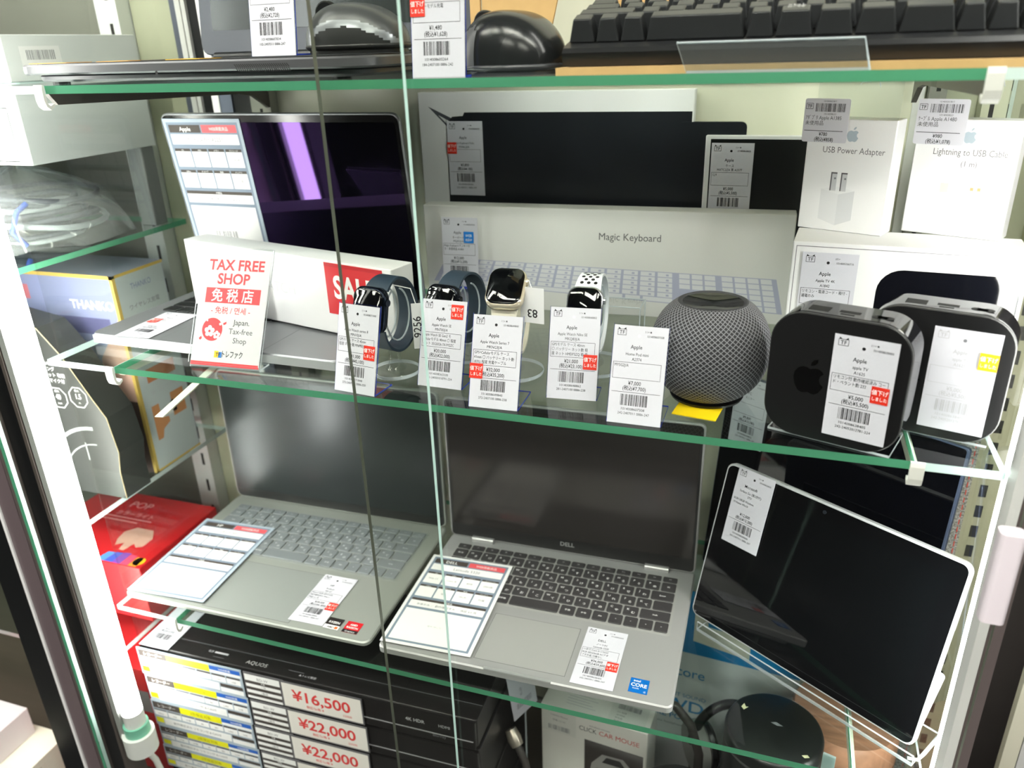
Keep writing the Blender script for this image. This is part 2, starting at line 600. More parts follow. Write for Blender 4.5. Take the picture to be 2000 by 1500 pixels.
case = thing('showcase', 'tall glass showcase with aluminium frame and dark left post', 'showcase', T(0, 0.75, 0))
def casepart(name, m):
    return m.build(name, case, T(0, -0.75, 0))
m = M(); m.box(-0.90, 0.20, 0.60, 0.975, 0.004, 0.452, PLINTH, top=PLINTH); casepart('base_cabinet', m)
m = M(); m.box(-0.648, 0.118, 0.947, 0.957, 0.455, 2.05, CREAM); casepart('back_panel', m)
m = M(); m.box(0.128, 0.302, 0.949, 0.957, 0.455, 2.05, KHAKI); casepart('back_panel', m)
m = M(); m.box(-1.6, -0.86, 0.951, 0.959, 0.455, 2.05, mat('grey_board', (132, 134, 124), 0.5)); casepart('back_panel', m)
m = M(); m.box(-0.858, -0.790, 0.949, 0.957, 0.455, 2.05, KHAKI); casepart('back_panel', m)
for x0, x1, mm, yy in ((-0.790, -0.780, SLATEM, 0.944), (-0.780, -0.772, ALU, 0.942), (-0.770, -0.764, ALU, 0.942), (-0.764, -0.746, BLACKM, 0.947),  # last strip here is the gap between profiles, its darkness put into black
                       (-0.746, -0.735, ALU, 0.942), (-0.735, -0.716, SLATEM, 0.944), (-0.716, -0.676, BLACKM, 0.947), (0.118, 0.128, ALU, 0.944)):
    m = M(); m.box(x0, x1, yy, 0.959, 0.455, 2.05, mm); casepart('frame_and_gap_strip', m)
# front left post, from its outer edge inwards
for x0, x1, y0, y1, mm in ((-0.866, -0.825, 0.545, 0.577, BLACKM), (-0.825, -0.821, 0.543, 0.577, ALU), (-0.821, -0.796, 0.545, 0.577, MAUVE),
                           (-0.796, -0.790, 0.546, 0.577, GREYBROWN), (-0.790, -0.786, 0.545, 0.577, GREENEDGE), (-0.786, -0.780, 0.546, 0.577, GREYBROWN),
                           (-0.780, -0.756, 0.551, 0.577, BLACKM), (-0.756, -0.7515, 0.549, 0.577, GREYBROWN)):
    m = M(); m.box(x0, x1, y0, y1, 0.0045, 2.05, mm); casepart('left_post', m)
# front right post
for x0, x1, y0, y1, mm in ((0.1785, 0.1855, 0.572, 0.592, ALU), (0.1855, 0.197, 0.574, 0.592, mat('grey_side_profile', (110, 100, 98), 0.4, 0.3))):
    m = M(); m.box(x0, x1, y0, y1, 0.0045, 2.05, mm); casepart('right_post', m)
# slotted uprights
def upright(name, x0, x1, y0, y1, mm, cols, z0=0.46, z1=2.05, pitch=0.025, slot=(0.004, 0.013)):
    r = M(); r.box(x0, x1, y0, y1, z0, z1, mm)
    u = casepart(name, r)
    s = M()
    z = z0 + 0.01
    while z < 1.6:
        for c in cols:
            s.box(c - slot[0] / 2, c + slot[0] / 2, y0 - 0.0004, y0 + 0.002, z, z + slot[1], mat('slot_dark', (40, 40, 38), 0.8))
        z += pitch
    q = s.build('slots', u); q['kind'] = 'stuff'
    return u
upright('slotted_upright', -0.676, -0.646, 0.930, 0.948, mat('grey_upright', (140, 140, 130), 0.4, 0.2), (-0.661,))
upright('slotted_upright', 0.130, 0.146, 0.930, 0.948, mat('grey_upright', (140, 140, 130), 0.4, 0.2), (0.138,))
upright('slotted_upright', -0.895, -0.8595, 0.925, 0.950, mat('white_upright', (226, 229, 228), 0.4), (-0.873,), pitch=0.05, slot=(0.005, 0.022))
upright('slotted_upright', 0.178, 0.212, 0.925, 0.948, KHAKI, (0.187, 0.203))
KH2 = mat('khaki_upright', (190, 188, 160), 0.45)
upright('slotted_upright', 0.243, 0.30, 0.925, 0.946, KH2, (0.258, 0.281), pitch=0.028, slot=(0.008, 0.016))
m = M(); m.box(0.207, 0.2245, 0.85, 0.856, 0.46, 1.14, speckle('speckled_felt', (105, 105, 105), (200, 200, 200), 420))
sp = casepart('speckled_strip', m)
m = M()
for i in range(60):
    m.box(0.2205, 0.2215, 0.8493, 0.850, 0.55 + i * 0.0095, 0.556 + i * 0.0095, RED)
m.build('stitching', sp)['kind'] = 'stuff'

def slab(m, x0, x1, y0, y1, z0, z1, face, edge):
    """clear sheet: the two large faces get one material, the thin edges the other"""
    b = [(x0, y0, z0), (x1, y0, z0), (x1, y1, z0), (x0, y1, z0), (x0, y0, z1), (x1, y0, z1), (x1, y1, z1), (x0, y1, z1)]
    d = (x1 - x0, y1 - y0, z1 - z0)
    thin = d.index(min(d))
    for f, ax in (((0, 3, 2, 1), 2), ((4, 5, 6, 7), 2), ((0, 1, 5, 4), 1), ((2, 3, 7, 6), 1), ((1, 2, 6, 5), 0), ((3, 0, 4, 7), 0)):
        m.add([b[i] for i in f], [(0, 1, 2, 3)], face if ax == thin else edge)
    return m
ST, SM, SL, SB = 1.4285, 1.1525, 0.823, 0.4525
CLIPM = mat('white_clip', (236, 236, 230), 0.4)
ARM = mat('cream_bracket', (226, 226, 206), 0.4)
DARKARM = mat('dark_bracket', (86, 82, 78), 0.4, 0.4)
for zt, nm in ((ST, 'upper'), (SM, 'middle'), (SL, 'lower')):
    t = thing('glass_shelf', '%s green-edged glass shelf of the showcase' % nm, 'shelf', T(0, 0.588, zt))
    m = M(); slab(m, -0.646, 0.115, 0, 0.340, -0.007, 0, GLASS, GREENEDGE); m.build('main_pane', t)
    m = M(); slab(m, XL, -0.6465, 0, 0.340, -0.007, 0, GLASS, PALEEDGE); m.build('side_pane', t)
    m = M(); slab(m, 0.1155, XR, 0, 0.340, -0.007, 0, GLASS, PALEEDGE); m.build('side_pane', t)
    for x, sd in ((-0.650, 'left'), (0.117, 'right')):
        b = thing('shelf_bracket', '%s bracket arm with white clip under the %s glass shelf' % (sd, nm), 'bracket', T(x, 0.588, zt - 0.007), 'shelf brackets')
        am = DARKARM if nm == 'upper' else ARM
        arm = M()
        hh_ = 0.017 if nm == 'upper' else 0.012
        L_ = 0.3415
        vs, fs = [], []
        for xx in (-0.0025, 0.0025):
            vs += [(xx, 0.004, 0), (xx, L_, 0), (xx, L_, -hh_ - 0.02), (xx, L_ - 0.03, -hh_ - 0.004), (xx, L_ - 0.06, -hh_), (xx, 0.012, -hh_ * 0.6)]
        fs = [(0, 1, 2, 3, 4, 5), (11, 10, 9, 8, 7, 6)] + [(i, 6 + i, 6 + (i + 1) % 6, (i + 1) % 6) for i in range(6)]
        arm.add(vs, fs, am); arm.build('arm', b)
        c = M()
        out = [(-0.0015, 0.0078), (-0.0035, 0.0078), (-0.0045, 0.004), (-0.0045, -0.006), (-0.003, -0.011), (0.001, -0.014), (0.006, -0.011), (0.006, -0.0085), (0.001, -0.0105), (-0.0015, -0.008)]
        c.T = Matrix(((0, 0, 1, 0), (1, 0, 0, 0), (0, 1, 0, 0), (0, 0, 0, 1)))
        c.prism(out[::-1] if False else out, -0.005, 0.005, CLIPM); c.build('clip', b)
t = thing('plastic_strip', 'short cream plastic strip hanging under the left end of the middle shelf', 'strip', T(-0.566, 0.672, 1.1452))
m = M()
a, b_ = Vector((0, 0, -0.0003)), Vector((-0.048, -0.072, -0.052))
d = Vector((0.0045, 0.001, 0)); e = Vector((0, 0.001, -0.0012))
vs = [a - d, a + d, b_ + d, b_ - d]; vs = [tuple(v) for v in vs] + [tuple(v + e) for v in vs]
m.add(vs, [(0, 1, 2, 3), (7, 6, 5, 4), (0, 4, 5, 1), (1, 5, 6, 2), (2, 6, 7, 3), (3, 7, 4, 0)], ARM); m.build('strip', t)

# sliding glass doors
t = thing('sliding_glass_door', 'left sliding glass door pane with a pale bright right edge', 'glass door', T(0, 0.528, 0.46))
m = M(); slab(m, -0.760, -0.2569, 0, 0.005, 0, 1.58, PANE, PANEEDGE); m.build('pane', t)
t = thing('sliding_glass_door', 'right sliding glass door pane with a dark thin left edge', 'glass door', T(0, 0.5365, 0.46))
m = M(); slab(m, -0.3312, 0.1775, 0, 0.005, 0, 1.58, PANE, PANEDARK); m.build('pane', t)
# door track that both panes stand in
m = M(); m.box(-0.80, 0.197, 0.524, 0.5445, 0.440, 0.459, ALU); m.box(-0.80, 0.197, 0.579, 0.60, 0.42, 0.456, ALU); casepart('door_track', m)
m = M(); m.box(-0.745, 0.170, 0.523, 0.60, 0.004, 0.438, PLINTH); casepart('front_board', m)
# side glass
m = M(); slab(m, -0.7495, -0.7460, 0.614, 0.92, 0.46, 2.05, PANE, PANE); casepart('side_glass', m)
m = M(); slab(m, 0.2005, 0.2040, 0.625, 0.92, 0.46, 2.05, PANE, PALEEDGE); casepart('side_glass', m)

# LED tubes
TUBE = glow('led_tube_light', (255, 254, 250), TUBE_POWER)
CAPM = mat('tube_cap_white', (224, 226, 224), 0.4)
TEAL = mat('tube_cap_teal', (120, 190, 165), 0.4)
t = thing('led_tube', 'bright vertical LED tube lamp at the left front corner', 'lamp', T(-0.7275, 0.560, 0.612))
m = M(); m.cyl(0, 0, 0.066, 1.40, 0.0125, TUBE, 20); m.build('tube', t, smooth=40)
m = M(); m.cyl(0, 0, 0.045, 0.066, 0.0128, CAPM, 20); m.build('end_cap', t, smooth=40)
m = M(); m.cyl(0, 0, 0.028, 0.045, 0.0155, TEAL, 20); m.build('seal_ring', t, smooth=40)
m = M(); m.cyl(0, 0, 0.0, 0.030, 0.020, CAPM, 24); m.build('holder', t, smooth=40)
m = M(); m.box(-0.0220, -0.014, -0.010, 0.012, 0.02, 1.45, mat('lamp_housing', (150, 152, 150), 0.4)); m.build('housing', t)
m = M(); m.tube([(0.002, 0.0, 0.0), (0.004, 0.01, -0.03), (0.01, 0.012, -0.07), (0.012, 0.012, -0.118)], 0.004, CLIPM, 10); m.build('cable', t, smooth=60)
t = thing('led_tube', 'added unseen LED tube behind the left post, brightening the neighbouring case', 'lamp', T(-0.852, 0.622, 0.62))  # added lamp, hidden from view, to brighten the boxes at the left
m = M(); m.cyl(0, 0, 0.066, 1.40, 0.0125, TUBE, 20); m.build('tube', t, smooth=40)
m = M(); m.cyl(0, 0, 0.0, 0.066, 0.0128, CAPM, 20); m.build('end_cap', t, smooth=40)
t = thing('led_tube', 'vertical LED tube lamp tucked behind the right front post', 'lamp', T(0.193, 0.608, 0.62))
m = M(); m.cyl(0, 0, 0.066, 1.40, 0.0125, TUBE, 20); m.build('tube', t, smooth=40)
m = M(); m.cyl(0, 0, 0.0, 0.066, 0.0128, CAPM, 20); m.build('end_cap', t, smooth=40)
t = thing('door_clip', 'pale grey plastic clip on the right front post', 'clip', T(0.1671, 0.5245, 1.0715))
m = M(); m.prism(rrect(-0.0075, 0.0085, -0.011, 0.002, 0.004, 4), 0, 0.072, mat('pale_grey_plastic', (214, 206, 210), 0.45)); m.build('clip', t, smooth=50)

# ------------------------------------------------------------------ laptops
KEYS_JIS = [  # widths of the keys of each row in key units, top row first
    [1.0] * 15,
    [1.0] * 14 + [1.0],
    [1.5] + [1.0] * 12 + [1.5],
    [1.75] + [1.0] * 12 + [1.25],
    [2.1] + [1.0] * 11 + [1.9],
    [1.2, 1.0, 1.0, 1.0, 1.0, 3.2, 1.0, 1.0, 1.0, 0.9, 0.9, 0.9, 0.9],
]
LEG = ['半F1F2F3F4F5F6F7F8F9FAFBFC消電', 'ぬふあうえおやゆよわほへー￥', 'たていすかんなにらせ゛゜', 'ちとしはきくまのりれけむ', 'つさそひこみもねるめろ', '無 あ']
def keyboard(parent, x0, x1, y0, y1, z, key, legend, kh=0.0016, gap=0.0022, toprow=0.65, at=None):
    """a key per mesh, sharing one mesh for each width; (x0..x1, y0..y1) is the key field"""
    rows = len(KEYS_JIS)
    rh = (y1 - y0) / (rows - 1 + toprow)
    cache = {}
    pr = Print()
    y = y1
    rnd = random.Random(3)
    chars = 'あいうえおかきくけこさしすせそたちつてとなにぬねのはひふへほまみむめもやゆよらりるれろわん'
    for r, row in enumerate(KEYS_JIS):
        h = rh * (toprow if r == 0 else 1.0)
        unit = (x1 - x0) / sum(row)
        x = x0
        for i, wd in enumerate(row):
            ww = wd * unit
            k = (round(ww, 5), round(h, 5))
            if k not in cache:
                m = M(); m.prism(rrect(-ww / 2 + gap / 2, ww / 2 - gap / 2, -h / 2 + gap / 2, h / 2 - gap / 2, 0.0016, 2), 0, kh, key, 0.0004)
                o = m.build('key', parent, T(x + ww / 2, y - h / 2, z))
                cache[k] = o
            else:
                o = cache[k].copy()
                COL.objects.link(o)
                o.parent = parent
                o.matrix_local = T(x + ww / 2, y - h / 2, z)
            cx, cy = (x + ww / 2) * 1000, (y - h / 2) * 1000
            if legend is not None:
                if r == 0:
                    pr.text(cx, cy - 0.8, 2.6, 'F%d' % i if 0 < i < 13 else 'esc' if i == 0 else 'del', legend)
                elif r < 5 and 0 < i < len(row) - 1:
                    pr.text(cx - 3.4, cy + 0.6, 4.6, rnd.choice('QWERTYUIOPASDFGHJKLZXCVBNM1234567890'), legend, bold=0.06)
                    pr.text(cx + 2.8, cy - 4.4, 4.8, rnd.choice(chars), legend, bold=0.06)
                elif r == 5 and i != 5:
                    pr.text(cx, cy - 1.2, 3.4, ('Ctrl', 'Fn', '田', 'Alt', '無変換', '', '変換', 'かな', 'Alt', '<', '^', 'v', '>')[i], legend, bold=0.04)
                elif r in (1, 2, 3, 4):
                    pr.text(cx, cy - 1.2, 3.4, ('半/全', 'Tab', 'Caps', 'Shift')[r - 1] if i == 0 else ('BS', 'Enter', '', 'Shift')[r - 1], legend, bold=0.04)
            x += ww
        y -= h
    if legend is not None:
        q = pr.build(parent, T(0, 0, z + kh), 'lettering')
        q['kind'] = 'stuff'

def laptop(label, name, x, y, z, yaw, W, D, th, H, opn, body, keym, legend, screen, bezel, kb, pad, front_lip=0.0, corner=0.012, bev=0.0015, sb=(0.006, 0.010, 0.006, 0.016), hinge=None, deck=None, th2=0.006, lip=0.008):
    t = thing(name, label, 'laptop', T(x, y, z) @ R(yaw, 'Z'))
    m = M(); m.prism(rrect(0.012, W - 0.012, 0.016, D - 0.004, corner), 0.0015, th - lip + 0.0005, body, bev); m.prism(rrect(0, W, 0, D, corner), th - lip, th, body, bev)
    base = m.build('base', t, smooth=35)
    for fx in (0.03, W - 0.03):
        for fy in (0.03, D - 0.03):
            m = M(); m.cyl(fx, fy, 0, 0.0016, 0.006, BLACKM, 12); m.build('rubber_foot', base)
    if kb:
        kx0, kx1, ky0, ky1 = kb
        m = M(); m.prism(rrect(kx0 - 0.002, kx1 + 0.002, ky0 - 0.002, ky1 + 0.002, 0.003), th - 0.0002, th + 0.0002, deck or body)
        m.build('keyboard_well', base)
        keyboard(base, kx0, kx1, ky0, ky1, th + 0.0002, keym, legend)
    if pad:
        px0, px1, py0, py1 = pad
        p = Print(0.05)
        p.frame(px0 * 1000, py0 * 1000, px1 * 1000, py1 * 1000, 0.5, mat('trackpad_groove', (104, 106, 106), 0.5))
        p.build(base, T(0, 0, th), 'trackpad_groove')
        m = M(); m.prism(rrect(px0 + 0.0005, px1 - 0.0005, py0 + 0.0005, py1 - 0.0005, 0.003), th - 0.0002, th + 0.00015, deck or body)
        m.build('trackpad', base)
    if front_lip:
        m = M(); m.prism(rrect(W / 2 - front_lip / 2, W / 2 + front_lip / 2, -0.0003, 0.0035, 0.0015, 3), th - 0.0012, th + 0.0002, mat('thumb_notch', (210, 212, 212), 0.3, 0.6)); m.build('thumb_notch', base)
    # screen half, hinged at the back edge
    L = T(0, D - 0.004, th + 0.002) @ R(180 - opn, 'X')
    # local: x along hinge, y=-> towards user when closed; after rotation the screen rises along -y local
    lid = M(); lid.prism([(px, py) for px, py in rrect(0, W, -H, 0, corner)], 0.0, th2, body, 0.0012)
    S = T(0, D - 0.003, th + 0.0018) @ R(-(opn), 'X') @ R(180, 'Z') @ T(-W, 0, 0)
    # simpler: build the lid standing (x, z) facing -y, then lean it
    lid = M()
    lid.T = R(90, 'X')
    lid.prism(rrect(0, W, 0, H, corner), -th2, 0, body, 0.001)
    S = T(0, D - 0.006, th + 0.001) @ R(90 - opn, 'X')
    lo = lid.build('screen_lid', t, S, smooth=35)
    bm = M(); bm.T = R(90, 'X'); bm.prism(rrect(0.0022, W - 0.0022, 0.0022, H - 0.0022, max(corner - 0.002, 0.002)), 0.0, 0.0004, bezel)
    bm.build('bezel', lo)
    l_, r_, t_, b_ = sb
    d = M(); d.T = R(90, 'X'); d.prism(rrect(l_, W - r_, b_, H - t_, 0.003 if corner > 0.008 else 0.001), 0.0004, 0.0007, screen)
    d.build('display', lo)
    if hinge:
        for hx0, hx1 in hinge:
            m = M(); m.T = R(90, 'Y') @ T(0, 0, 0)
            m.lathe([(0, hx0), (0.0045, hx0), (0.0045, hx1), (0, hx1)], mat('hinge_silver', (205, 205, 205), 0.3, 0.7), 14)
            m.build('hinge', t, T(0, D - 0.008, th + 0.0015), smooth=40)
    return t, base, lo

def spec_card(at, label, maker, model, border=WHITE, w=108.0, h=165.0, seed=1, below=False):
    """shop specification sheet with slate frames, a black maker box and a red box"""
    t = thing('spec_card', label, 'spec card', at)
    m = M(); m.box(0, w * 0.001, 0, h * 0.001, 0, 0.0006, border); m.build('card', t)
    p = Print()
    p.rect(4, 4, w - 4, h - 4, SLATE).layer()
    b = 7.0
    x0, x1 = b, w - b
    yt = h - b
    mid = x0 + (x1 - x0) * 0.48
    p.rect(x0, yt - 9, mid - 1, yt, BROWNINK).rect(mid + 1, yt - 9, x1, yt, CORAL)
    p.rect(x0, yt - 23, x1, yt - 11, WHITEINK)
    rows = ((yt - 28, yt - 50), (yt - 54, yt - 76))
    cw = (x1 - x0 - 6) / 4
    cells = []
    for a, c in rows:
        for i in range(4):
            cx = x0 + i * (cw + 2)
            p.rect(cx, c, cx + cw, a - 3.5, WHITEINK)
            p.rect(cx, a - 3.5, cx + cw, a, BROWNINK)
            cells.append((cx + cw / 2, (a + c) / 2 - 3, a - 2.9))
    p.rect(x0, yt - 84, x1, yt - 80, BROWNINK).rect(x0, yt - 95, x1, yt - 84, WHITEINK)
    p.rect(x0, b, x1, yt - 99, WHITEINK)
    p.layer()
    p.text((x0 + mid) / 2, yt - 7.2, 7, maker, WHITEINK, bold=0.1)
    p.text((mid + x1) / 2, yt - 6.4, 5, 'WEB掲載商品', WHITEINK, sx=0.9)
    p.text(w / 2, yt - 19.5, 7, model, GREYINK, sx=0.9)
    heads = ('OS', 'CPU', 'メモリ', 'ストレージ', 'Office', 'ドライブ', '無線', 'バッテリ')
    vals = ('Win 11', 'Core i5', '8GB', '256GB', '-', 'なし', 'Wi-Fi', '付属')
    for (cx, cy, hy), hd, vl in zip(cells, heads, vals):
        p.text(cx, hy, 2.6, hd, WHITEINK)
        p.text(cx, cy, 4.2, vl, GREYINK)
    p.text(w / 2, yt - 83.1, 3, '付属品', WHITEINK)
    p.text(w / 2, yt - 91.5, 4.2, '本体のみ ／ 動作確認済み ／ 保証 6ヶ月', GREYINK, bold=0.02)
    if below:
        p.barcode(35, 38, 68, 48, GREYINK, seed)
        for i in range(3):
            p.text(52, 31 - 6 * i, 4.2, ('1014008633811', 'ノートPC 中古品', '本体 AC付')[i], GREYINK)
    else:
        p.text(w / 2, (b + yt - 99) / 2, 3.4, '備考 特になし', LITEINK)
    p.build(t, T(0, 0, 0.0006))
    return t

SPACEGREY = mat('space_grey_metal', (140, 142, 146), 0.38, 0.55)
MACSIDE = mat('polished_aluminium', (220, 222, 224), 0.3, 0.6)
SILVER = mat('silver_metal', (176, 180, 174), 0.42, 0.45, noise=0.01)
DELLGREY = mat('dell_grey_metal', (176, 176, 176), 0.42, 0.35)
KEYDARK = mat('dark_grey_key', (58, 56, 58), 0.55)
KEYSILVER = mat('silver_grey_key', (132, 138, 142), 0.5, 0.2)
KEYBLACK = mat('black_key', (20, 21, 24), 0.45)
LEGEND = mat('key_legend', (225, 225, 225), 0.6)
LEGENDDIM = mat('key_legend_pale', (215, 220, 222), 0.6)
BEZEL = mat('black_bezel', (14, 14, 16), 0.15)
MACSCREEN = screen_mat('purple_coated_display', (3, 4, 8), 0.035, (196, 150, 255))
MATTE = screen_mat('matte_display', (40, 45, 44), 0.25, (235, 240, 245))
MATTE2 = screen_mat('satin_display', (46, 44, 43), 0.14, (240, 235, 230))

# space grey notebook, middle shelf
ML, mbase, mlid = laptop('space grey open laptop with black glossy screen behind the white watch box', 'laptop', -0.7255, 0.6389, SM, -1.42, 0.3237, 0.205, 0.0135, 0.222, 82.5,
                   SPACEGREY, KEYBLACK, None, MACSCREEN, BEZEL, (0.022, 0.302, 0.088, 0.188), (0.095, 0.229, 0.004, 0.082), corner=0.011, sb=(0.007, 0.007, 0.010, 0.016), th2=0.005)
m = M(); m.prism(rrect(0.004, 0.3197, -0.0004, 0.003, 0.001, 2), 0.0030, 0.0118, MACSIDE); m.build('front_edge', mbase)
MLM = T(-0.7255, 0.6389, SM) @ R(-1.42, 'Z')
SCR = MLM @ T(0, 0.205 - 0.006, 0.0145) @ R(90 - 82.5, 'X')
spec_card(SCR @ T(0.004, -0.0009, 0.030) @ FRONT, 'specification sheet stuck on the left of the black glossy laptop screen', 'Apple', 'MacBook Pro A2251', w=112.0, h=186.0, below=True, border=mat('sheet_slate', (176, 190, 204), 0.5))
price_tag(T(-0.6875, 0.638, SM + 0.0142) @ R(1, 'Z') @ R(-90, 'X') @ R(0, 'Z'), 'barcode tag lying on the grey palm rest left of the tax-free sign',
          'Apple', ('MacBook Pro', 'A2251'), '¥78,000', '(税込¥85,800)', ('13インチ 2020', '512GB'), (3, 46, RED) + DOWN, stand=None, lean=0)

# long white watch box lying across the keyboard
t = thing('watch_box', 'long white watch box lying on the keyboard of the space grey laptop', 'box', T(-0.6735, 0.7556, SM + 0.0158) @ R(-13.5, 'Z'))
m = M(); m.prism(rrect(0, 0.322, 0, 0.034, 0.0015, 2), 0, 0.0805, WHITE, 0.0006); b = m.build('carton', t)
p = Print(); p.text(150, 36, 17, 'WATCH', mat('emboss_shade_grey', (205, 206, 210), 0.5), sx=1.0, bold=-0.1); p.logo(112, 34, 16, mat('emboss_shade_grey', (205, 206, 210), 0.5))  # embossed lettering drawn flat, its relief shade put into a greyer white
p.build(t, FRONT)
s = M(); s.box(0, 0.080, -0.0003, 0, 0, 0.056, PINKRED); st = s.build('sale_sticker', t, T(0.230, -0.0002, 0.0225))
q = Print(); q.text(40, 19, 34, 'SALE', WHITEINK, sx=0.82, bold=1.0); q.text(40, 6, 6, 'まとめてお買い得', WHITEINK, sx=1.0); q.rect(0, 52, 80, 56, mat('sale_fold', (196, 30, 40), 0.3)); q.build(st, T(0, -0.0004, 0) @ FRONT)

# price card slipped behind the tax-free sign, seen only by its top edge
price_tag(T(-0.600, 0.712, SM + 0.0142) @ R(-12, 'Z'), 'white price card half hidden behind the tax-free sign', 'Apple', ('Watch',), '¥38,000', '(税込¥41,800)', lean=3, stand=None, hh=70)

# tax-free sign in a clear stand
t = thing('tax_free_sign', 'white tax-free shop sign with red print in a clear acrylic stand', 'sign', T(-0.568, 0.6115, SM) @ R(2.6, 'Z'))
L = R(-28, 'X')
m = M(); m.box(0, 0.081, -0.0005, 0, 0.002, 0.122, mat('sign_paper', (220, 218, 218), 0.5)); m.build('card', t, L)
g = M(); g.T = L; slab(g, -0.001, 0.082, -0.0032, -0.0022, 0.004, 0.126, CLEAR, CLEAREDGE); slab(g, -0.001, 0.082, 0.0004, 0.0018, 0, 0.126, CLEAR, CLEAREDGE); g.build('holder', t)
g = M(); slab(g, -0.001, 0.082, 0.001, 0.019, 0, 0.0018, CLEAR, CLEAREDGE); g.build('holder_foot', t)
p = Print()
SGN = mat('sign_red', (226, 70, 76), 0.5)
p.text(41, 103, 15.5, 'TAX FREE', SGN, sx=0.98, bold=0.42)
p.text(39, 88.5, 15.5, 'SHOP', SGN, sx=0.98, bold=0.42)
p.rect(8, 68, 73, 84, SGN).layer()
p.text(40, 70.8, 14.5, '免 税 店', WHITEINK, bold=0.2, sx=0.98)
p.text(40, 57.6, 8.0, '- 免税 / 면세 -', SGN, bold=0.06)
p.circle(21, 40, 12.2, SGN, 28).poly([(6, 30), (9, 32.4), (10, 30), (8, 28)], SGN).poly([(33, 47), (37, 49), (37, 46.5), (34, 45)], SGN).layer()
for cx, cy, r in ((18, 38, 6.2), (27, 34.5, 4.4)):
    for i in range(5):
        a = math.radians(90 + 72 * i)
        p.circle(cx + r * 0.6 * math.cos(a), cy + r * 0.6 * math.sin(a), r * 0.40, WHITEINK, 10)
    p.k += 1
    p.circle(cx, cy, r * 0.16, SGN, 8)
    p.k -= 1
p.circle(30, 46, 1.4, WHITEINK, 8).circle(14, 49, 1.0, WHITEINK, 8)
p.text(55, 46, 8.2, 'Japan.', INK).text(55, 36.5, 8.2, 'Tax-free', mat('thin_ink', (90, 88, 92), 0.6)).text(55, 27, 8.2, 'Shop', mat('thin_ink', (90, 88, 92), 0.6))
p.rect(27, 11, 32, 18, mat('mark_yellow', (245, 205, 40), 0.5)).rect(32, 11, 36, 17, mat('mark_blue', (40, 120, 200), 0.5)).layer()
p.text(31.5, 12.6, 5, 'TF', INK, bold=0.1).text(48, 12.2, 8, 'トレファク', INK, bold=0.12, sx=0.66)
p.rect(0, 2.2, 81, 6.2, SGN)
p.build(t, L @ T(0, -0.0005, 0) @ FRONT)

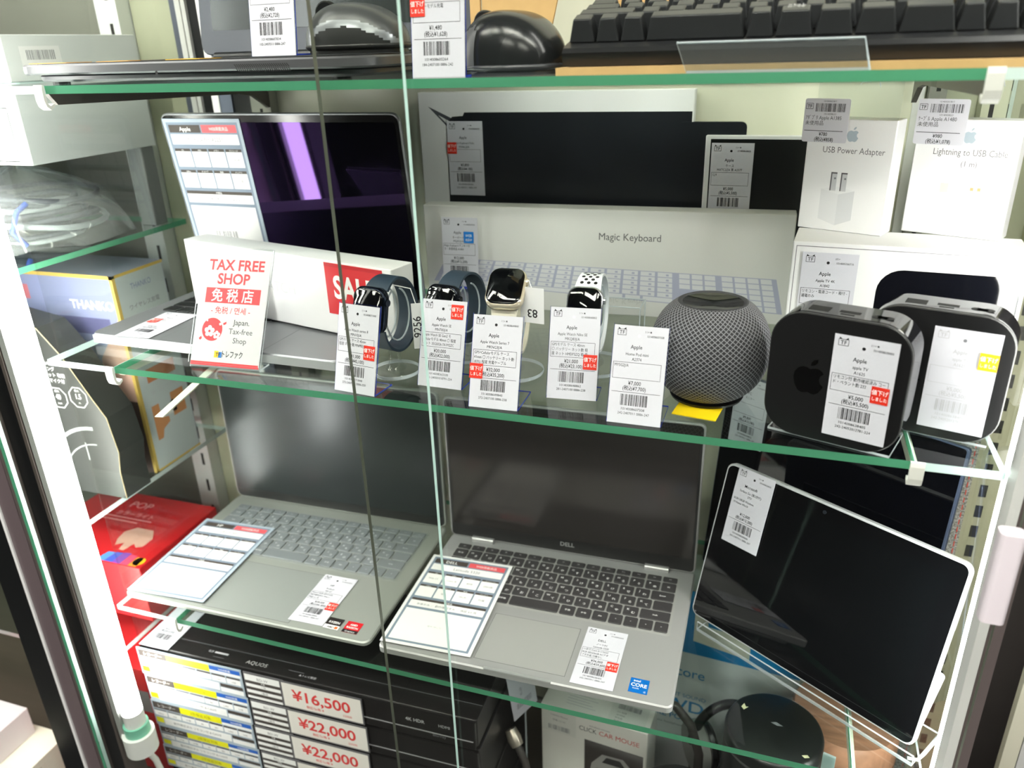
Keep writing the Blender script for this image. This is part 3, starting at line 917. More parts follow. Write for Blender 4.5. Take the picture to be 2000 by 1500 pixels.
# ------------------------------------------------------------------ watches on clear stands
def watch(x, y, yaw, theta, case_rgb, band_rgb, label, a=0.029, b=0.036, bw=0.021, hc=0.060, cw=0.036, ch=0.042, holes=False, metal=0.8, dy=0.008, dr=0.034):
    at = T(x, y, SM) @ R(yaw, 'Z')
    st = thing('watch_stand', 'clear round acrylic stand holding the ' + label, 'stand', at, None)
    m = M(); m.T = T(0, dy, 0); m.lathe([(0.0, 0), (dr - 0.001, 0), (dr, 0.0012), (dr, 0.0036), (dr - 0.001, 0.0048), (0.0, 0.0048)], CLEAR, 40)
    m.build('base_disc', st, smooth=40)
    m = M(); m.T = T(0, dy, 0); m.lathe([(dr - 0.0004, 0.0006), (dr + 0.0001, 0.0024), (dr - 0.0004, 0.0042)], CLEAREDGE, 40); m.build('disc_rim', st, smooth=60)
    m = M(); m.tube([(0, dy, 0.0048), (0, dy * 0.9, 0.0075), (0, dy * 0.4, 0.010), (0, 0, 0.0135)], [0.011, 0.0085, 0.0070, 0.0060], CLEAR, 20); m.build('stem', st, smooth=50)
    m = M()
    n = 24
    ring = []
    for i in range(n + 1):
        f = math.radians(-250 + 320 * i / n)
        ring.append((-(a - 0.010) * math.cos(f), (b - 0.010) * math.sin(f)))
    vs, fs = [], []
    for yy, zz in ring:
        vs += [(-0.008, yy, hc + zz), (0.008, yy, hc + zz)]
    fs = [(2 * i, 2 * i + 1, 2 * i + 3, 2 * i + 2) for i in range(n)]
    m.add(vs, fs, CLEAR)
    m.build('cuff', st, smooth=60)
    m = M()
    m.tube([(-0.008, yy, hc + zz) for yy, zz in ring], 0.0009, CLEAREDGE, 6); m.tube([(0.008, yy, hc + zz) for yy, zz in ring], 0.0009, CLEAREDGE, 6)
    m.tube([(0, 0, 0.0135), (0, 0, hc - b - 0.0016)], 0.0060, CLEAR, 10)
    m.build('cuff_rim', st, smooth=60)
    w_ = thing('smart_watch', label, 'watch', at)
    th = math.radians(theta)
    cm = mat('watch_case_%d_%d' % (case_rgb[0], case_rgb[2]), case_rgb, 0.18, metal)
    bm = mat('watch_band_%d_%d' % (band_rgb[0], band_rgb[2]), band_rgb, 0.6)
    # band loop
    d0 = math.asin(min(0.98, (ch / 2 - 0.004) / ((a + b) / 2)))
    n = 40
    m = M(); vs, fs = [], []
    def pt(f, off):
        yy, zz = -a * math.cos(f), b * math.sin(f)
        ny, nz = -math.cos(f) / a, math.sin(f) / b
        l = math.hypot(ny, nz)
        return yy + ny / l * off, hc + zz + nz / l * off
    for i in range(n + 1):
        f = th + d0 + (2 * math.pi - 2 * d0) * i / n
        hw = bw / 2 + 0.002 * max(0, 1 - min(i, n - i) / 5)
        yi, zi = pt(f, -0.0012); yo, zo = pt(f, 0.0012)
        vs += [(-hw, yi, zi), (hw, yi, zi), (hw, yo, zo), (-hw, yo, zo)]
    for i in range(n):
        for k in range(4):
            j = (k + 1) % 4
            fs.append((4 * i + k, 4 * i + j, 4 * i + 4 + j, 4 * i + 4 + k))
    fs += [(0, 3, 2, 1), (4 * n, 4 * n + 1, 4 * n + 2, 4 * n + 3)]
    m.add(vs, fs, bm)
    band = m.build('band', w_, smooth=50)
    cy, cz = pt(th, 0.002)
    ny, nz = -math.cos(th) / a, math.sin(th) / b
    ang = math.degrees(math.atan2(nz, -ny))
    C = T(0, cy, cz) @ R(-ang, 'X')
    m = M(); m.T = R(90, 'X')
    m.prism(rrect(-cw / 2, cw / 2, -ch / 2, ch / 2, 0.0105, 7), -0.0045, 0.0045, cm, 0.0016)
    case_ = m.build('case', w_, C, smooth=50)
    m = M(); m.T = R(90, 'X')
    m.prism(rrect(-cw / 2 + 0.0014, cw / 2 - 0.0014, -ch / 2 + 0.0014, ch / 2 - 0.0014, 0.0095, 7), 0.0043, 0.0062, mat('watch_glass', (6, 7, 9), 0.04, spec=0.6), 0.0012)
    m.build('glass', w_, C, smooth=50)
    m = M(); m.lathe([(0, 0), (0.0034, 0), (0.0034, 0.0022), (0, 0.0022)], cm, 16); m.build('crown', w_, C @ T(cw / 2 - 0.0006, 0, ch * 0.2) @ R(90, 'Y'), smooth=40)
    m = M(); m.T = R(90, 'X'); m.prism(rrect(-0.0135, 0.0135, -0.0135, 0.0135, 0.0134, 8), -0.0062, -0.0044, mat('watch_back', (60, 62, 66), 0.15)); m.build('sensor_back', w_, C, smooth=40)
    if holes:
        hm = mat('band_hole', (16, 16, 18), 0.7)
        m = M()
        for k in range(8):
            for ss in (-0.0065, 0, 0.0065):
                f = th + d0 + 0.25 + k * 0.13
                yy, zz = pt(f, 0.00135)
                yy2, zz2 = pt(f + 0.03, 0.00135); yy0, zz0 = pt(f - 0.03, 0.00135)
                sx = ss + (0.00325 if k % 2 else 0)
                if abs(sx) > 0.008: continue
                m.add([(sx + 0.0018 * math.cos(q), yy + (yy2 - yy0) / math.hypot(yy2 - yy0, zz2 - zz0) * 0.0018 * math.sin(q), zz + (zz2 - zz0) / math.hypot(yy2 - yy0, zz2 - zz0) * 0.0018 * math.sin(q)) for q in [i * math.pi / 5 for i in range(10)]], [tuple(range(10))], hm)
        m.build('band_holes', band)['kind'] = 'stuff'
    return at

watch(-0.349, 0.651, -12, 18, (26, 34, 48), (34, 52, 68), 'dark blue smart watch nearest the SALE sticker', b=0.036, a=0.028, hc=0.0620, cw=0.037, ch=0.043, bw=0.023, dy=0.0, dr=0.024)
watch(-0.2965, 0.703, -10, 16, (34, 38, 46), (38, 54, 68), 'second dark blue smart watch from the left', b=0.035, a=0.032, hc=0.0560, cw=0.036, ch=0.042, dy=0.012, dr=0.030)
watch(-0.2345, 0.680, 4, 56, (232, 220, 196), (232, 226, 208), 'cream gold smart watch with its face tipped up', b=0.036, a=0.030, hc=0.0590, cw=0.036, ch=0.042, metal=0.5, dy=0.0, dr=0.030)
watch(-0.1625, 0.706, 2, 22, (196, 200, 206), (226, 230, 236), 'silver smart watch with white perforated band', b=0.037, a=0.034, hc=0.0590, cw=0.034, ch=0.040, holes=True)

def hangtag(x, y, z, yaw, txt, label, w=0.020, h=0.030, flip=True):
    t = thing('string_tag', label, 'tag', T(x, y, z) @ R(yaw, 'Z'))
    m = M(); m.box(-w / 2, w / 2, -0.0003, 0, 0, h, WHITE); m.build('card', t)
    p = Print(); p.text(0, h * 500 - 4, 11, txt, INK, bold=0.15, rot=math.pi if flip else 0.0)
    p.build(t, T(0, -0.0003, 0) @ FRONT)
    m = M(); m.tube([(0, 0.0005, h - 0.002), (-0.004, 0.002, h + 0.006), (-0.010, 0.003, h + 0.004), (-0.016, 0.001, h - 0.002)], 0.0005, WHITEINK, 5); m.build('string', t)
hangtag(-0.2085, 0.662, 1.212, -8, '83', 'small white string tag numbered 83 beside the gold watch', w=0.024, h=0.034, flip=True)
t = thing('string_tag', 'narrow white string tag with upright digits beside the first blue watch', 'tag', T(-0.322, 0.652, 1.180) @ R(28, 'Z'))
m = M(); m.box(-0.005, 0.005, -0.0003, 0, 0, 0.046, WHITE); m.build('card', t)
p = Print(); p.text(3.4, 22, 11, '9256', INK, bold=0.1, rot=math.pi / 2); p.build(t, T(0, -0.0003, 0) @ FRONT)
m = M(); m.tube([(0, 0.0004, 0.044), (-0.004, 0.003, 0.060), (-0.020, 0.006, 0.064)], 0.0005, WHITEINK, 5); m.build('string', t)

# price cards of the watches and the round speaker
price_tag(T(-0.3875, 0.5960, SM) @ R(-7, 'Z'), 'price card ¥41,000 in front of the first dark blue watch', 'Apple', ('Apple Watch series 8', 'MP6V3J/A'), '¥41,000', '(税込¥45,100)', ('GPSモデル ケース 45mm', '程度 ネット動 MNP83J/A'), (31, 33, RED) + DOWN, foot=0.029, lean=16, num=('1014008271848', '272-2407100 0886-250'))
price_tag(T(-0.3144, 0.6265, SM) @ R(-2, 'Z'), 'price card ¥20,000 in front of the second dark blue watch', 'Apple', ('Apple Watch SE', 'MNT83J/A'), '¥20,000', '(税込¥22,000)', ('Apple Watch SE Gen2 モ', 'cellularモデル 40mm 〇 程度', 'ネット 35G0026-7A1M2ZC'), (30, 66, RED) + DOWN, foot=0.036, num=('1014008363330', '241-2405010 8791-224'))
price_tag(T(-0.2488, 0.5935, SM) @ R(1.3, 'Z'), 'price card ¥32,000 in front of the cream gold watch', 'Apple', ('Apple Watch Series 7', 'MKNG3J/A'), '¥32,000', '(税込¥35,200)', ('GPS+Cellularモデル ケース', '41mm 〇 バッテリー ネット動', '(83%) 程度 充電ケーブル'), (-1, 26, RED) + DOWN, num=('1014008649840', '272-2407100 0886-238'))
price_tag(T(-0.1863, 0.6295, SM) @ R(4.5, 'Z'), 'price card ¥21,000 in front of the white-banded silver watch', 'Apple', ('Apple Watch Nike SE', 'MKQ83J/A'), '¥21,000', '(税込¥23,100)', ('GPSモデル ケース 40mm', '〇 バッテリー ネット動 程', '度 ネット HMDP3ZQ 箱 電'), (32, 28, RED) + DOWN, dot=WHITE, foot=0.030, num=('1014008648862', '281-2407100 0886-238'))
price_tag(T(-0.1230, 0.5955, SM) @ R(-0.5, 'Z'), 'price card ¥7,000 in front of the round grey speaker', 'Apple', ('Home Pod mini', 'A2374'), '¥7,000', '(税込¥7,700)', ('MY5G2J/A',), None, dot=WHITE, num=('1014008607308', '242-2407011 0886-247'))

# clear box behind the silver watch
t = thing('clear_box', 'empty clear plastic box behind the silver watch', 'box', T(-0.168, 0.742, SM))
g = M(); slab(g, 0, 0.046, 0, 0.03, 0, 0.055, CLEAR, CLEAR); g.build('case', t)
g = M()
for a_, b_ in (((0, 0), (0.046, 0)), ((0.046, 0), (0.046, 0.03)), ((0, 0.03), (0.046, 0.03)), ((0, 0), (0, 0.03))):
    g.tube([(a_[0], a_[1], 0.055), (b_[0], b_[1], 0.055)], 0.0006, CLEAREDGE, 5)
for x_, y_ in ((0, 0), (0.046, 0), (0.046, 0.03), (0, 0.03)):
    g.tube([(x_, y_, 0), (x_, y_, 0.055)], 0.0006, CLEAREDGE, 5)
g.build('box_edges', t)['kind'] = 'stuff'

# ------------------------------------------------------------------ round speaker on a yellow card
t = thing('yellow_card', 'small bright yellow card under the round grey speaker', 'card', T(-0.072, 0.624, SM) @ R(-8, 'Z'))
m = M(); m.box(0, 0.038, 0, 0.038, 0, 0.0008, mat('yellow_card', (250, 216, 20), 0.5)); m.build('card', t)
t = thing('smart_speaker', 'round grey mesh-covered smart speaker with glossy top', 'speaker', T(-0.0475, 0.6715, SM + 0.001))
t.scale = (1.055, 1.055, 1.09)
prof = []
for i in range(29):
    f = math.radians(-72 + 132 * i / 28)
    prof.append((0.0495 * math.cos(f) ** 0.80 if True else 0, 0.0425 + 0.0445 * math.sin(f) / math.sin(math.radians(72)) * (0.955 if f > 0 else 0.955)))
m = M(); m.lathe([(0.0, prof[0][1] - 0.0005)] + prof, knit('speaker_mesh_cloth'), 72); m.build('cloth', t, smooth=60)
rt, zt = prof[-1]
m = M(); m.lathe([(rt, zt), (rt - 0.002, zt + 0.0008), (rt - 0.004, zt - 0.0005)], mat('speaker_rim', (50, 50, 54), 0.7), 48); m.build('rim', t, smooth=60)
m = M(); m.lathe([(rt - 0.0038, zt - 0.0004), (rt * 0.5, zt - 0.0022), (0, zt - 0.0028)], mat('speaker_top', (12, 12, 14), 0.05, spec=0.6), 48); m.build('touch_top', t, smooth=60)
m = M(); m.lathe([(0, 0.0), (0.030, 0.0), (0.031, 0.0022), (0, 0.0022)], BLACKM, 40); m.build('foot', t)

# ------------------------------------------------------------------ black streaming boxes standing on edge
def tv_box(x, y, yaw, lean, label, tagargs, tagx=0.048):
    at = T(x, y, SM + 0.0022) @ R(yaw, 'Z') @ R(-lean, 'X')
    t = thing('streaming_box', label, 'media player', at)
    gl = mat('gloss_black_plastic', (13, 13, 16), 0.07, spec=0.6)
    mt = mat('soft_black_plastic', (13, 13, 15), 0.42)
    m = M(); m.T = R(90, 'X')
    m.prism(rrect(0, 0.103, 0, 0.103, 0.025, 9), -0.037, -0.0035, gl, 0.0012); m.build('body', t, smooth=40)
    m = M(); m.T = R(90, 'X')
    m.prism(rrect(0, 0.103, 0, 0.103, 0.025, 9), -0.0036, 0, mt, 0.0008); m.build('top_plate', t, smooth=40)
    pt_ = mat('port_black', (3, 3, 3), 0.8)
    p = Print(); p.rect(20, 9, 35, 21, pt_); p.rect(42, 13, 57, 18.5, pt_); p.rect(44, 8, 54, 10.5, pt_)
    p.circle(69, 15, 4.2, pt_).circle(76.5, 15, 4.2, pt_).rect(69, 11.5, 76, 18.5, pt_)
    p.text(49, 4.5, 2.4, 'HDMI', GREYINK)
    p.build(t, T(0, 0, 0.1031) @ T(0.003, 0.001, 0), 'ports')
    p = Print(); p.logo(33, 38, 30, mat('logo_gloss_black', (4, 4, 5), 0.06, spec=0.8)); p.build(t, FRONT, 'emblem')
    s = thing('acrylic_rest', 'clear acrylic rest under the ' + label, 'stand', T(x, y, SM) @ R(yaw, 'Z'))
    g = M(); slab(g, 0.004, 0.098, 0.004, 0.050, 0, 0.002, CLEAR, CLEAREDGE); slab(g, 0.012, 0.088, 0.0400, 0.0415, 0, 0.050, CLEAR, CLEAREDGE); g.build('rest', s)
    price_tag(at @ T(tagx, -0.0006, 0.008), *tagargs[:7], stand=None, lean=0, **tagargs[7])
    return t
tv_box(0.0026, 0.6145, -18.0, 0, 'black streaming box standing on edge beside the round speaker',
       ('price tag ¥5,000 with red sticker on the black box beside the speaker', 'Apple', ('apple TV', 'A1625'), '¥5,000', '(税込¥5,500)', ('リモコン付 動作確認済み コー', 'ド・ペラント動 232'), (31, 34, RED) + DOWN, dict(num=('1014008638405', '242-24052012781-224'))))
tv_box(0.0740, 0.6480, -16.0, 0, 'black streaming box at the right end of the middle shelf',
       ('price tag ¥5,000 with yellow sticker on the rightmost black box', 'Apple', ('apple TV', 'A1625'), '¥5,000', '(税込¥5,500)', (), (33, 54, AMBER) + DOWN, dict(num=('1014008638406', '242-24052012781-224'), glare_pale=True)))

# ------------------------------------------------------------------ boxes at the back of the middle shelf
def carton(name, label, at, W, D, H, m_=WHITE, cat='box', bev=0.0006):
    t = thing(name, label, cat, at)
    m = M(); m.prism(rrect(0, W, 0, D, 0.001, 1), 0, H, m_, bev); m.build('carton', t)
    return t
KBP = mat('printed_lavender', (186, 188, 212), 0.6)
KEYP = mat('printed_key_white', (232, 232, 236), 0.6)
t = carton('keyboard_box', 'long white keyboard box standing at the back of the middle shelf', T(-0.4105, 0.8715, SM) @ R(2.0, 'Z'), 0.428, 0.026, 0.1235, mat('keyboard_box_white', (232, 231, 228), 0.4))
p = Print()
# picture of the flat keyboard: a trapezoid warped from key coordinates (s 0..1 across, q 0..1 front to back)
def warp(s_, q_):
    xl = 8 + 18 * q_; xr = 424 - 10 * q_
    yl = 30 + 30 * q_; yr = 12 + 40 * q_
    return xl + (xr - xl) * s_, yl + (yr - yl) * s_
p.warp = warp
NQ = 6
p.poly([(0, 0), (1, 0), (1, 1), (0, 1)], KBP)
p.layer()
rnd = random.Random(5)
for r in range(NQ):
    q0, q1 = 0.03 + r * 0.162, 0.03 + r * 0.162 + 0.135
    n = 14
    x = 0.012
    ws = [0.70 / n] * n
    if r == 0: ws = [0.05, 0.05, 0.06, 0.05, 0.25, 0.05, 0.05, 0.05, 0.09]
    for wd in ws:
        p.rect(x + 0.004, q0, x + wd - 0.004, q1, KEYP); x += wd
    for x0, n2 in ((0.725, 3), (0.845, 4)):
        if x0 < 0.8 and r == 2: continue
        for i in range(n2):
            if x0 < 0.8 and r == 1 and i != 1: continue
            p.rect(x0 + i * 0.036 + 0.003, q0, x0 + i * 0.036 + 0.033, q1, KEYP)
p.layer()
for r in range(1, NQ):
    for i in range(14):
        q0 = 0.03 + r * 0.162
        x = 0.012 + i * 0.05
        p.rect(x + 0.028, q0 + 0.03, x + 0.036, q0 + 0.09, KBP)
p.warp = None
p.text(251, 89, 11.6, 'Magic Keyboard', mat('box_title_ink', (92, 92, 94), 0.6), bold=0.0, sx=0.95)
p.build(t, FRONT)
price_tag(T(-0.384, 0.859, SM + 0.0285) @ R(2, 'Z'), 'price card ¥12,000 with blue WEB sticker before the long keyboard box', 'Apple', ('キーボード', 'MQ052J/A'), '¥12,000', '(税込¥13,200)', ('Magic Keyboard テンキー付', 'き・未使用品 A1843'), (28, 53, BLUE, 'WEB', '出品中'), lean=4, stand=None, num=('1014008590858', '242-2407011 0886-247'))
t = thing('acrylic_riser', 'clear blue-edged acrylic foot under the WEB-stickered price card', 'stand', T(-0.386, 0.849, SM) @ R(2, 'Z'))
g = M(); slab(g, 0, 0.050, 0, 0.0195, 0, 0.0282, CLEAR, BLUEEDGE); g.build('riser', t)

t = carton('folio_box', 'large flat white box printed with a black keyboard folio', T(-0.4325, 0.9255, SM), 0.332, 0.0165, 0.248, mat('folio_box_white', (236, 236, 238), 0.4))
FB = mat('printed_folio_black', (22, 26, 32), 0.35, noise=0.25, scale=14)
p = Print()
p.poly([(13, 232), (66, 208), (62, 184)], mat('printed_folio_grey', (72, 74, 82), 0.5)); p.layer()
p.poly([(26, 222), (46, 212), (44, 205)], WHITE)
p.poly([(33, 10), (330, 10), (330, 225), (60, 225), (58, 221), (44, 220), (38, 214), (36, 206)], FB)
p.build(t, FRONT)
m = M(); m.T = R(90, 'X'); m.prism(rrect(-0.006, 0.067, 0.02, 0.214, 0.006, 4), -0.006, 0.0, FB)
m.build('folio_corner', t, T(0.322, -0.0009, 0.0))
price_tag(T(-0.3955, 0.9245, SM + 0.127), 'price tag with red sticker stuck on the large folio box', 'Apple', ('Smart Keyboard Folio', 'MXNL2J/A'), '¥3,800', '(税込¥4,180)', (), (-1, 50, RED) + DOWN, lean=0, stand=None, hh=88, ww=46)

t = carton('tablet_case_box', 'small white-framed box with a black face behind the keyboard box', T(-0.0855, 0.9165, SM) @ R(-1.5, 'Z'), 0.135, 0.010, 0.2005)
p = Print(); p.rect(5.5, 4, 135, 197, mat('printed_deep_black', (14, 18, 18), 0.3)); p.build(t, FRONT, 'cover_print')
price_tag(T(-0.0785, 0.9155, SM + 0.109) @ R(-1.5, 'Z'), 'price tag ¥5,000 on the black-faced box behind the keyboard box', 'Apple', ('ケース', 'MXTC2ZA 黒 A2377'), '¥5,000', '(税込¥5,500)', ('12.9',), None, lean=0, stand=None, ww=45, hh=84)

t = carton('streaming_box_carton', 'white carton with a picture of a black streaming box under two small boxes', T(0.0135, 0.7285, SM) @ R(-4.4, 'Z'), 0.182, 0.058, 0.1315, mat('bright_white_carton', (244, 244, 246), 0.35))
p = Print()
GL = mat('printed_gloss_black', (15, 16, 22), 0.06, spec=0.6)
p.frame(3, 3, 179, 128, 0.6, GREYINK)
p.poly([(x * 1, y * 1) for x, y in rrect(72, 179, 8, 112, 20, 6)], GL)
p.poly(rrect(9, 46, 6, 122, 8, 4), mat('printed_remote', (30, 32, 38), 0.3))
p.build(t, FRONT, 'cover_print')
price_tag(T(0.0225, 0.7268, SM + 0.036) @ R(-4.4, 'Z'), 'price tag on the white carton behind the black streaming boxes', 'Apple', ('Apple TV 4K', 'A1842'), '¥9,800', '(税込¥10,780)', ('リモコン・電源コード・箱付 -', '通電のみ'), None, lean=0, stand=None, ww=46, hh=87, num=('1014005766716', '242-2405201'), top=('05+', None))

def small_box(name, label, at, W, H, D, title, sub, lab, draw):
    t = thing(name, label, 'box', at)
    m = M(); m.prism(rrect(0, W, 0, D, 0.0008, 1), 0, H, mat('bright_white_carton', (244, 244, 246), 0.35), 0.0005); m.build('carton', t)
    g = M(); pts = rrect(0.004, W - 0.001, H - 0.004, H + 0.042, 0.006, 3); g.T = R(90, 'X'); g.prism(pts, -0.004, -0.0036, CLEAR); g.build('hang_tab', t)
    g = M(); g.T = T(0, 0.0036, 0)
    g.tube([(W * 0.52, 0, H + 0.028), (W * 0.54, 0, H + 0.03), (W * 0.62, 0, H + 0.03), (W * 0.64, 0, H + 0.033), (W * 0.68, 0, H + 0.035), (W * 0.72, 0, H + 0.032), (W * 0.74, 0, H + 0.026)], 0.0004, CLEAREDGE, 5); g.build('hang_slot', t)
    p = Print()
    p.text(W * 500 + 4, H * 1000 - 29, 7.6, title, mat('box_title_ink2', (110, 110, 112), 0.6), sx=0.86 if len(title) < 20 else 0.80)
    if sub: p.text(W * 500 + 5, H * 1000 - 38, 6.6, sub, GREYINK, sx=0.9)
    p.logo(W * 500 + 2, H * 1000 - 19, 13, mat('logo_pale_blue', (178, 192, 204), 0.3))
    draw(p)
    p.build(t, FRONT)
    # shop label
    lx, lz = lab['pos']
    s = thing('barcode_label', lab['label'], 'label', at @ T(lx, -0.0008, lz))
    m = M(); m.T = R(90, 'X'); m.prism(rrect(0, 0.040, 0, 0.037, 0.002, 3), -0.0001, 0.0002, PAPER); m.build('sticker', s)
    q = Print()
    q.frame(1.2, 28, 7.6, 33, 0.35, INK); q.text(4.4, 29, 4, 'TF', INK, bold=0.06)
    q.text(22, 34.2, 1.8, lab['num'], INK); q.barcode(10, 26, 36, 33, INK, seed=len(title)); q.text(23, 23.4, 2.2, lab['num'][:10], INK)
    q.text(1.6, 19.4, 4.4, lab['l1'], INK, 'LEFT', sx=0.85); q.text(1.6, 14.8, 4.2, '未使用品', INK, 'LEFT')
    q.rect(1.5, 9.6, 36, 10.1, INK); q.text(19, 5.6, 4.3, lab['p1'], INK, bold=0.06, sx=0.85); q.text(20, 1.1, 4.3, lab['p2'], INK, bold=0.06, sx=0.85)
    q.build(s, T(0, -0.0002, 0) @ FRONT)
SHADE1 = mat('printed_adapter', (228, 229, 232), 0.5); SHADE2 = mat('printed_adapter_side', (218, 220, 224), 0.5); SHADE3 = mat('printed_adapter_top', (236, 237, 239), 0.5)
def draw_adapter(p):
    p.poly([(18, 10), (34, 5), (34, 33), (18, 37)], SHADE1); p.poly([(34, 5), (48, 11), (48, 37), (34, 33)], SHADE2); p.poly([(18, 37), (34, 33), (48, 37), (33, 40)], SHADE3)
    p.layer()
    for x in (26, 35):
        p.poly([(x, 36), (x + 5, 36), (x + 5, 52), (x, 52)], mat('printed_prong', (200, 202, 206), 0.4))
    p.layer()
    for x in (26, 35):
        p.rect(x - 0.5, 36, x + 0.6, 52, mat('printed_prong_dark', (96, 94, 98), 0.4)); p.rect(x - 0.5, 51, x + 5, 52.3, mat('printed_prong_dark', (96, 94, 98), 0.4)); p.circle(x + 3.4, 47, 0.9, GREYINK, 10)
def draw_cable(p):
    p.rect(26, 23, 33, 37, mat('printed_plug_white', (236, 236, 238), 0.5)); p.rect(26, 37, 32.5, 45, mat('printed_plug_metal', (214, 212, 210), 0.4)); p.rect(28.6, 3, 29.6, 23, mat('printed_cable_line', (222, 222, 224), 0.5))
    p.frame(46, 32, 60, 49, 0.5, LITEINK); p.rect(47, 18, 59, 32, mat('printed_plug_white', (236, 236, 238), 0.5)); p.layer(); p.rect(49.5, 40, 52, 42.6, mat('printed_contact', (206, 170, 120), 0.4)); p.rect(55, 40, 57.5, 42.6, mat('printed_contact', (206, 170, 120), 0.4)); p.rect(52.4, 5, 53.4, 18, mat('printed_cable_line', (222, 222, 224), 0.5))
small_box('adapter_box', 'small white box printed with a plug adapter, left of two on the carton', T(0.0165, 0.7885, 1.2843) @ R(-22.6, 'Z'), 0.0760, 0.098, 0.024, 'USB Power Adapter', '', dict(pos=(-0.005, 0.0775), label='rounded barcode label ¥780 on the plug adapter box', num='1014008633877', l1='ｱﾀﾞﾌﾟﾀ Apple A1385', p1='¥780', p2='(税込¥858)'), draw_adapter)
small_box('cable_box', 'small white box printed with cable plugs, right of two on the carton', T(0.1055, 0.7875, 1.2843) @ R(-22, 'Z'), 0.0800, 0.0975, 0.024, 'Lightning to USB Cable', '(1 m)', dict(pos=(-0.002, 0.0765), label='rounded barcode label ¥980 on the cable plugs box', num='1014005833817', l1='ｹｰﾌﾞﾙ Apple A1480', p1='¥980', p2='(税込¥1,078)'), draw_cable)

# ------------------------------------------------------------------ lower shelf: two laptops, tablet, dark screen
HPT = laptop('silver open laptop with matte black screen, left on the lower shelf', 'laptop', -0.7274, 0.5935, SL, 0.96, 0.338, 0.2415, 0.0165, 0.205, 90.5,
             SILVER, KEYSILVER, LEGENDDIM, MATTE, mat('matte_bezel', (26, 28, 28), 0.4), (0.020, 0.318, 0.112, 0.216), (0.112, 0.232, 0.006, 0.098), corner=0.010, lip=0.0065, sb=(0.005, 0.005, 0.008, 0.016), deck=mat('silver_deck', (168, 173, 170), 0.42, 0.4), th2=0.006)
HPM = T(-0.7274, 0.5935, SL) @ R(0.96, 'Z')
m = M(); m.box(0.02, 0.318, 0.2385, 0.2415, 0.0165, 0.0185, mat('dark_hinge_bar', (52, 54, 54), 0.5)); m.build('hinge_bar', HPT[0])
DLT = laptop('grey open laptop with dark keys, middle of the lower shelf', 'laptop', -0.3776, 0.5985, SL, 0.73, 0.325, 0.229, 0.0175, 0.205, 90.5,
             DELLGREY, KEYDARK, LEGEND, MATTE2, mat('dark_bezel', (34, 34, 34), 0.4), (0.018, 0.307, 0.105, 0.208), (0.110, 0.212, 0.012, 0.088), corner=0.007, lip=0.0095, sb=(0.005, 0.005, 0.008, 0.021), hinge=((0.032, 0.062), (0.263, 0.293)), deck=mat('dell_deck', (180, 180, 178), 0.45, 0.3), front_lip=0.075)
DLM = T(-0.3776, 0.5985, SL) @ R(0.73, 'Z')
p = Print(); p.text(162, 6.4, 8.5, 'DELL', mat('logo_silver', (190, 190, 190), 0.3, 0.5), bold=0.2); p.build(DLT[2], T(0, -0.0007, 0.0045) @ FRONT, 'emblem')
spec_card(HPM @ T(0.003, 0.004, 0.0189) @ R(2, 'Z'), 'slate-framed specification sheet on the left of the silver laptop', 'HP', 'ProBook 445 G7', border=mat('sheet_slate', (176, 190, 204), 0.5), w=110, h=163)
spec_card(DLM @ T(0.0005, 0.006, 0.0199) @ R(1.5, 'Z') , 'white-bordered specification sheet on the left of the dark-keyed grey laptop', 'DELL', 'Latitude 5320', w=107, h=166)
price_tag(T(-0.4995, 0.6085, SL + 0.0172) @ R(1, 'Z') @ R(-90, 'X'), 'barcode tag with red sticker lying on the silver laptop palm rest', 'HP', ('ProBook', '445 G7'), '¥38,000', '(税込¥41,800)', ('Ryzen5 8GB SSD256GB', '動作確認済み Win11', '保証 6ヶ月'), (33, 26, RED) + DOWN, stand=None, lean=0, hh=88)
price_tag(T(-0.1590, 0.6065, SL + 0.0182) @ R(0.3, 'Z') @ R(-90, 'X'), 'barcode tag with red sticker lying on the dark-keyed laptop palm rest', 'DELL', ('ノートPC', 'Latitude 5320'), '¥36,000', '(税込¥39,600)', ('11世代 Core i5-1135G7', '8GB SSD256GB ACアダ', 'プタ欠品 付属なし'), (32, 26, RED) + DOWN, stand=None, lean=0, hh=88)
def chip(at, label, base, draw, w_=0.0195, h_=0.0185):
    t = thing('maker_sticker', label, 'sticker', at)
    m = M(); m.box(0, w_, 0, h_, 0, 0.0002, base); m.build('sticker', t)
    p = Print(); draw(p); p.build(t, T(0, 0, 0.0002))
chip(T(-0.4535, 0.6085, SL + 0.0167), 'small black and white processor sticker beside the barcode tag', mat('sticker_black', (40, 34, 34), 0.4), lambda p: (p.rect(0, 0, 19.5, 6.5, WHITEINK), p.layer(), p.text(9.7, 9.5, 4.6, 'RYZEN', WHITEINK, bold=0.1), p.text(9, 1.6, 4, 'AMD', INK, bold=0.08), p.rect(14, 1, 18, 5, mat('orange_print', (236, 110, 40), 0.5))))
chip(T(-0.4290, 0.6085, SL + 0.0167), 'small red processor graphics sticker at the silver laptop corner', mat('sticker_red', (206, 30, 40), 0.4), lambda p: (p.rect(0, 0, 19.5, 5, INK), p.layer(), p.text(9.7, 11.8, 4.2, 'AMD', WHITEINK, bold=0.1), p.text(9.7, 7.2, 4.2, 'RADEON', WHITEINK, bold=0.1, sx=0.85), p.text(9.7, 1.0, 3.6, 'Graphics', WHITEINK)))
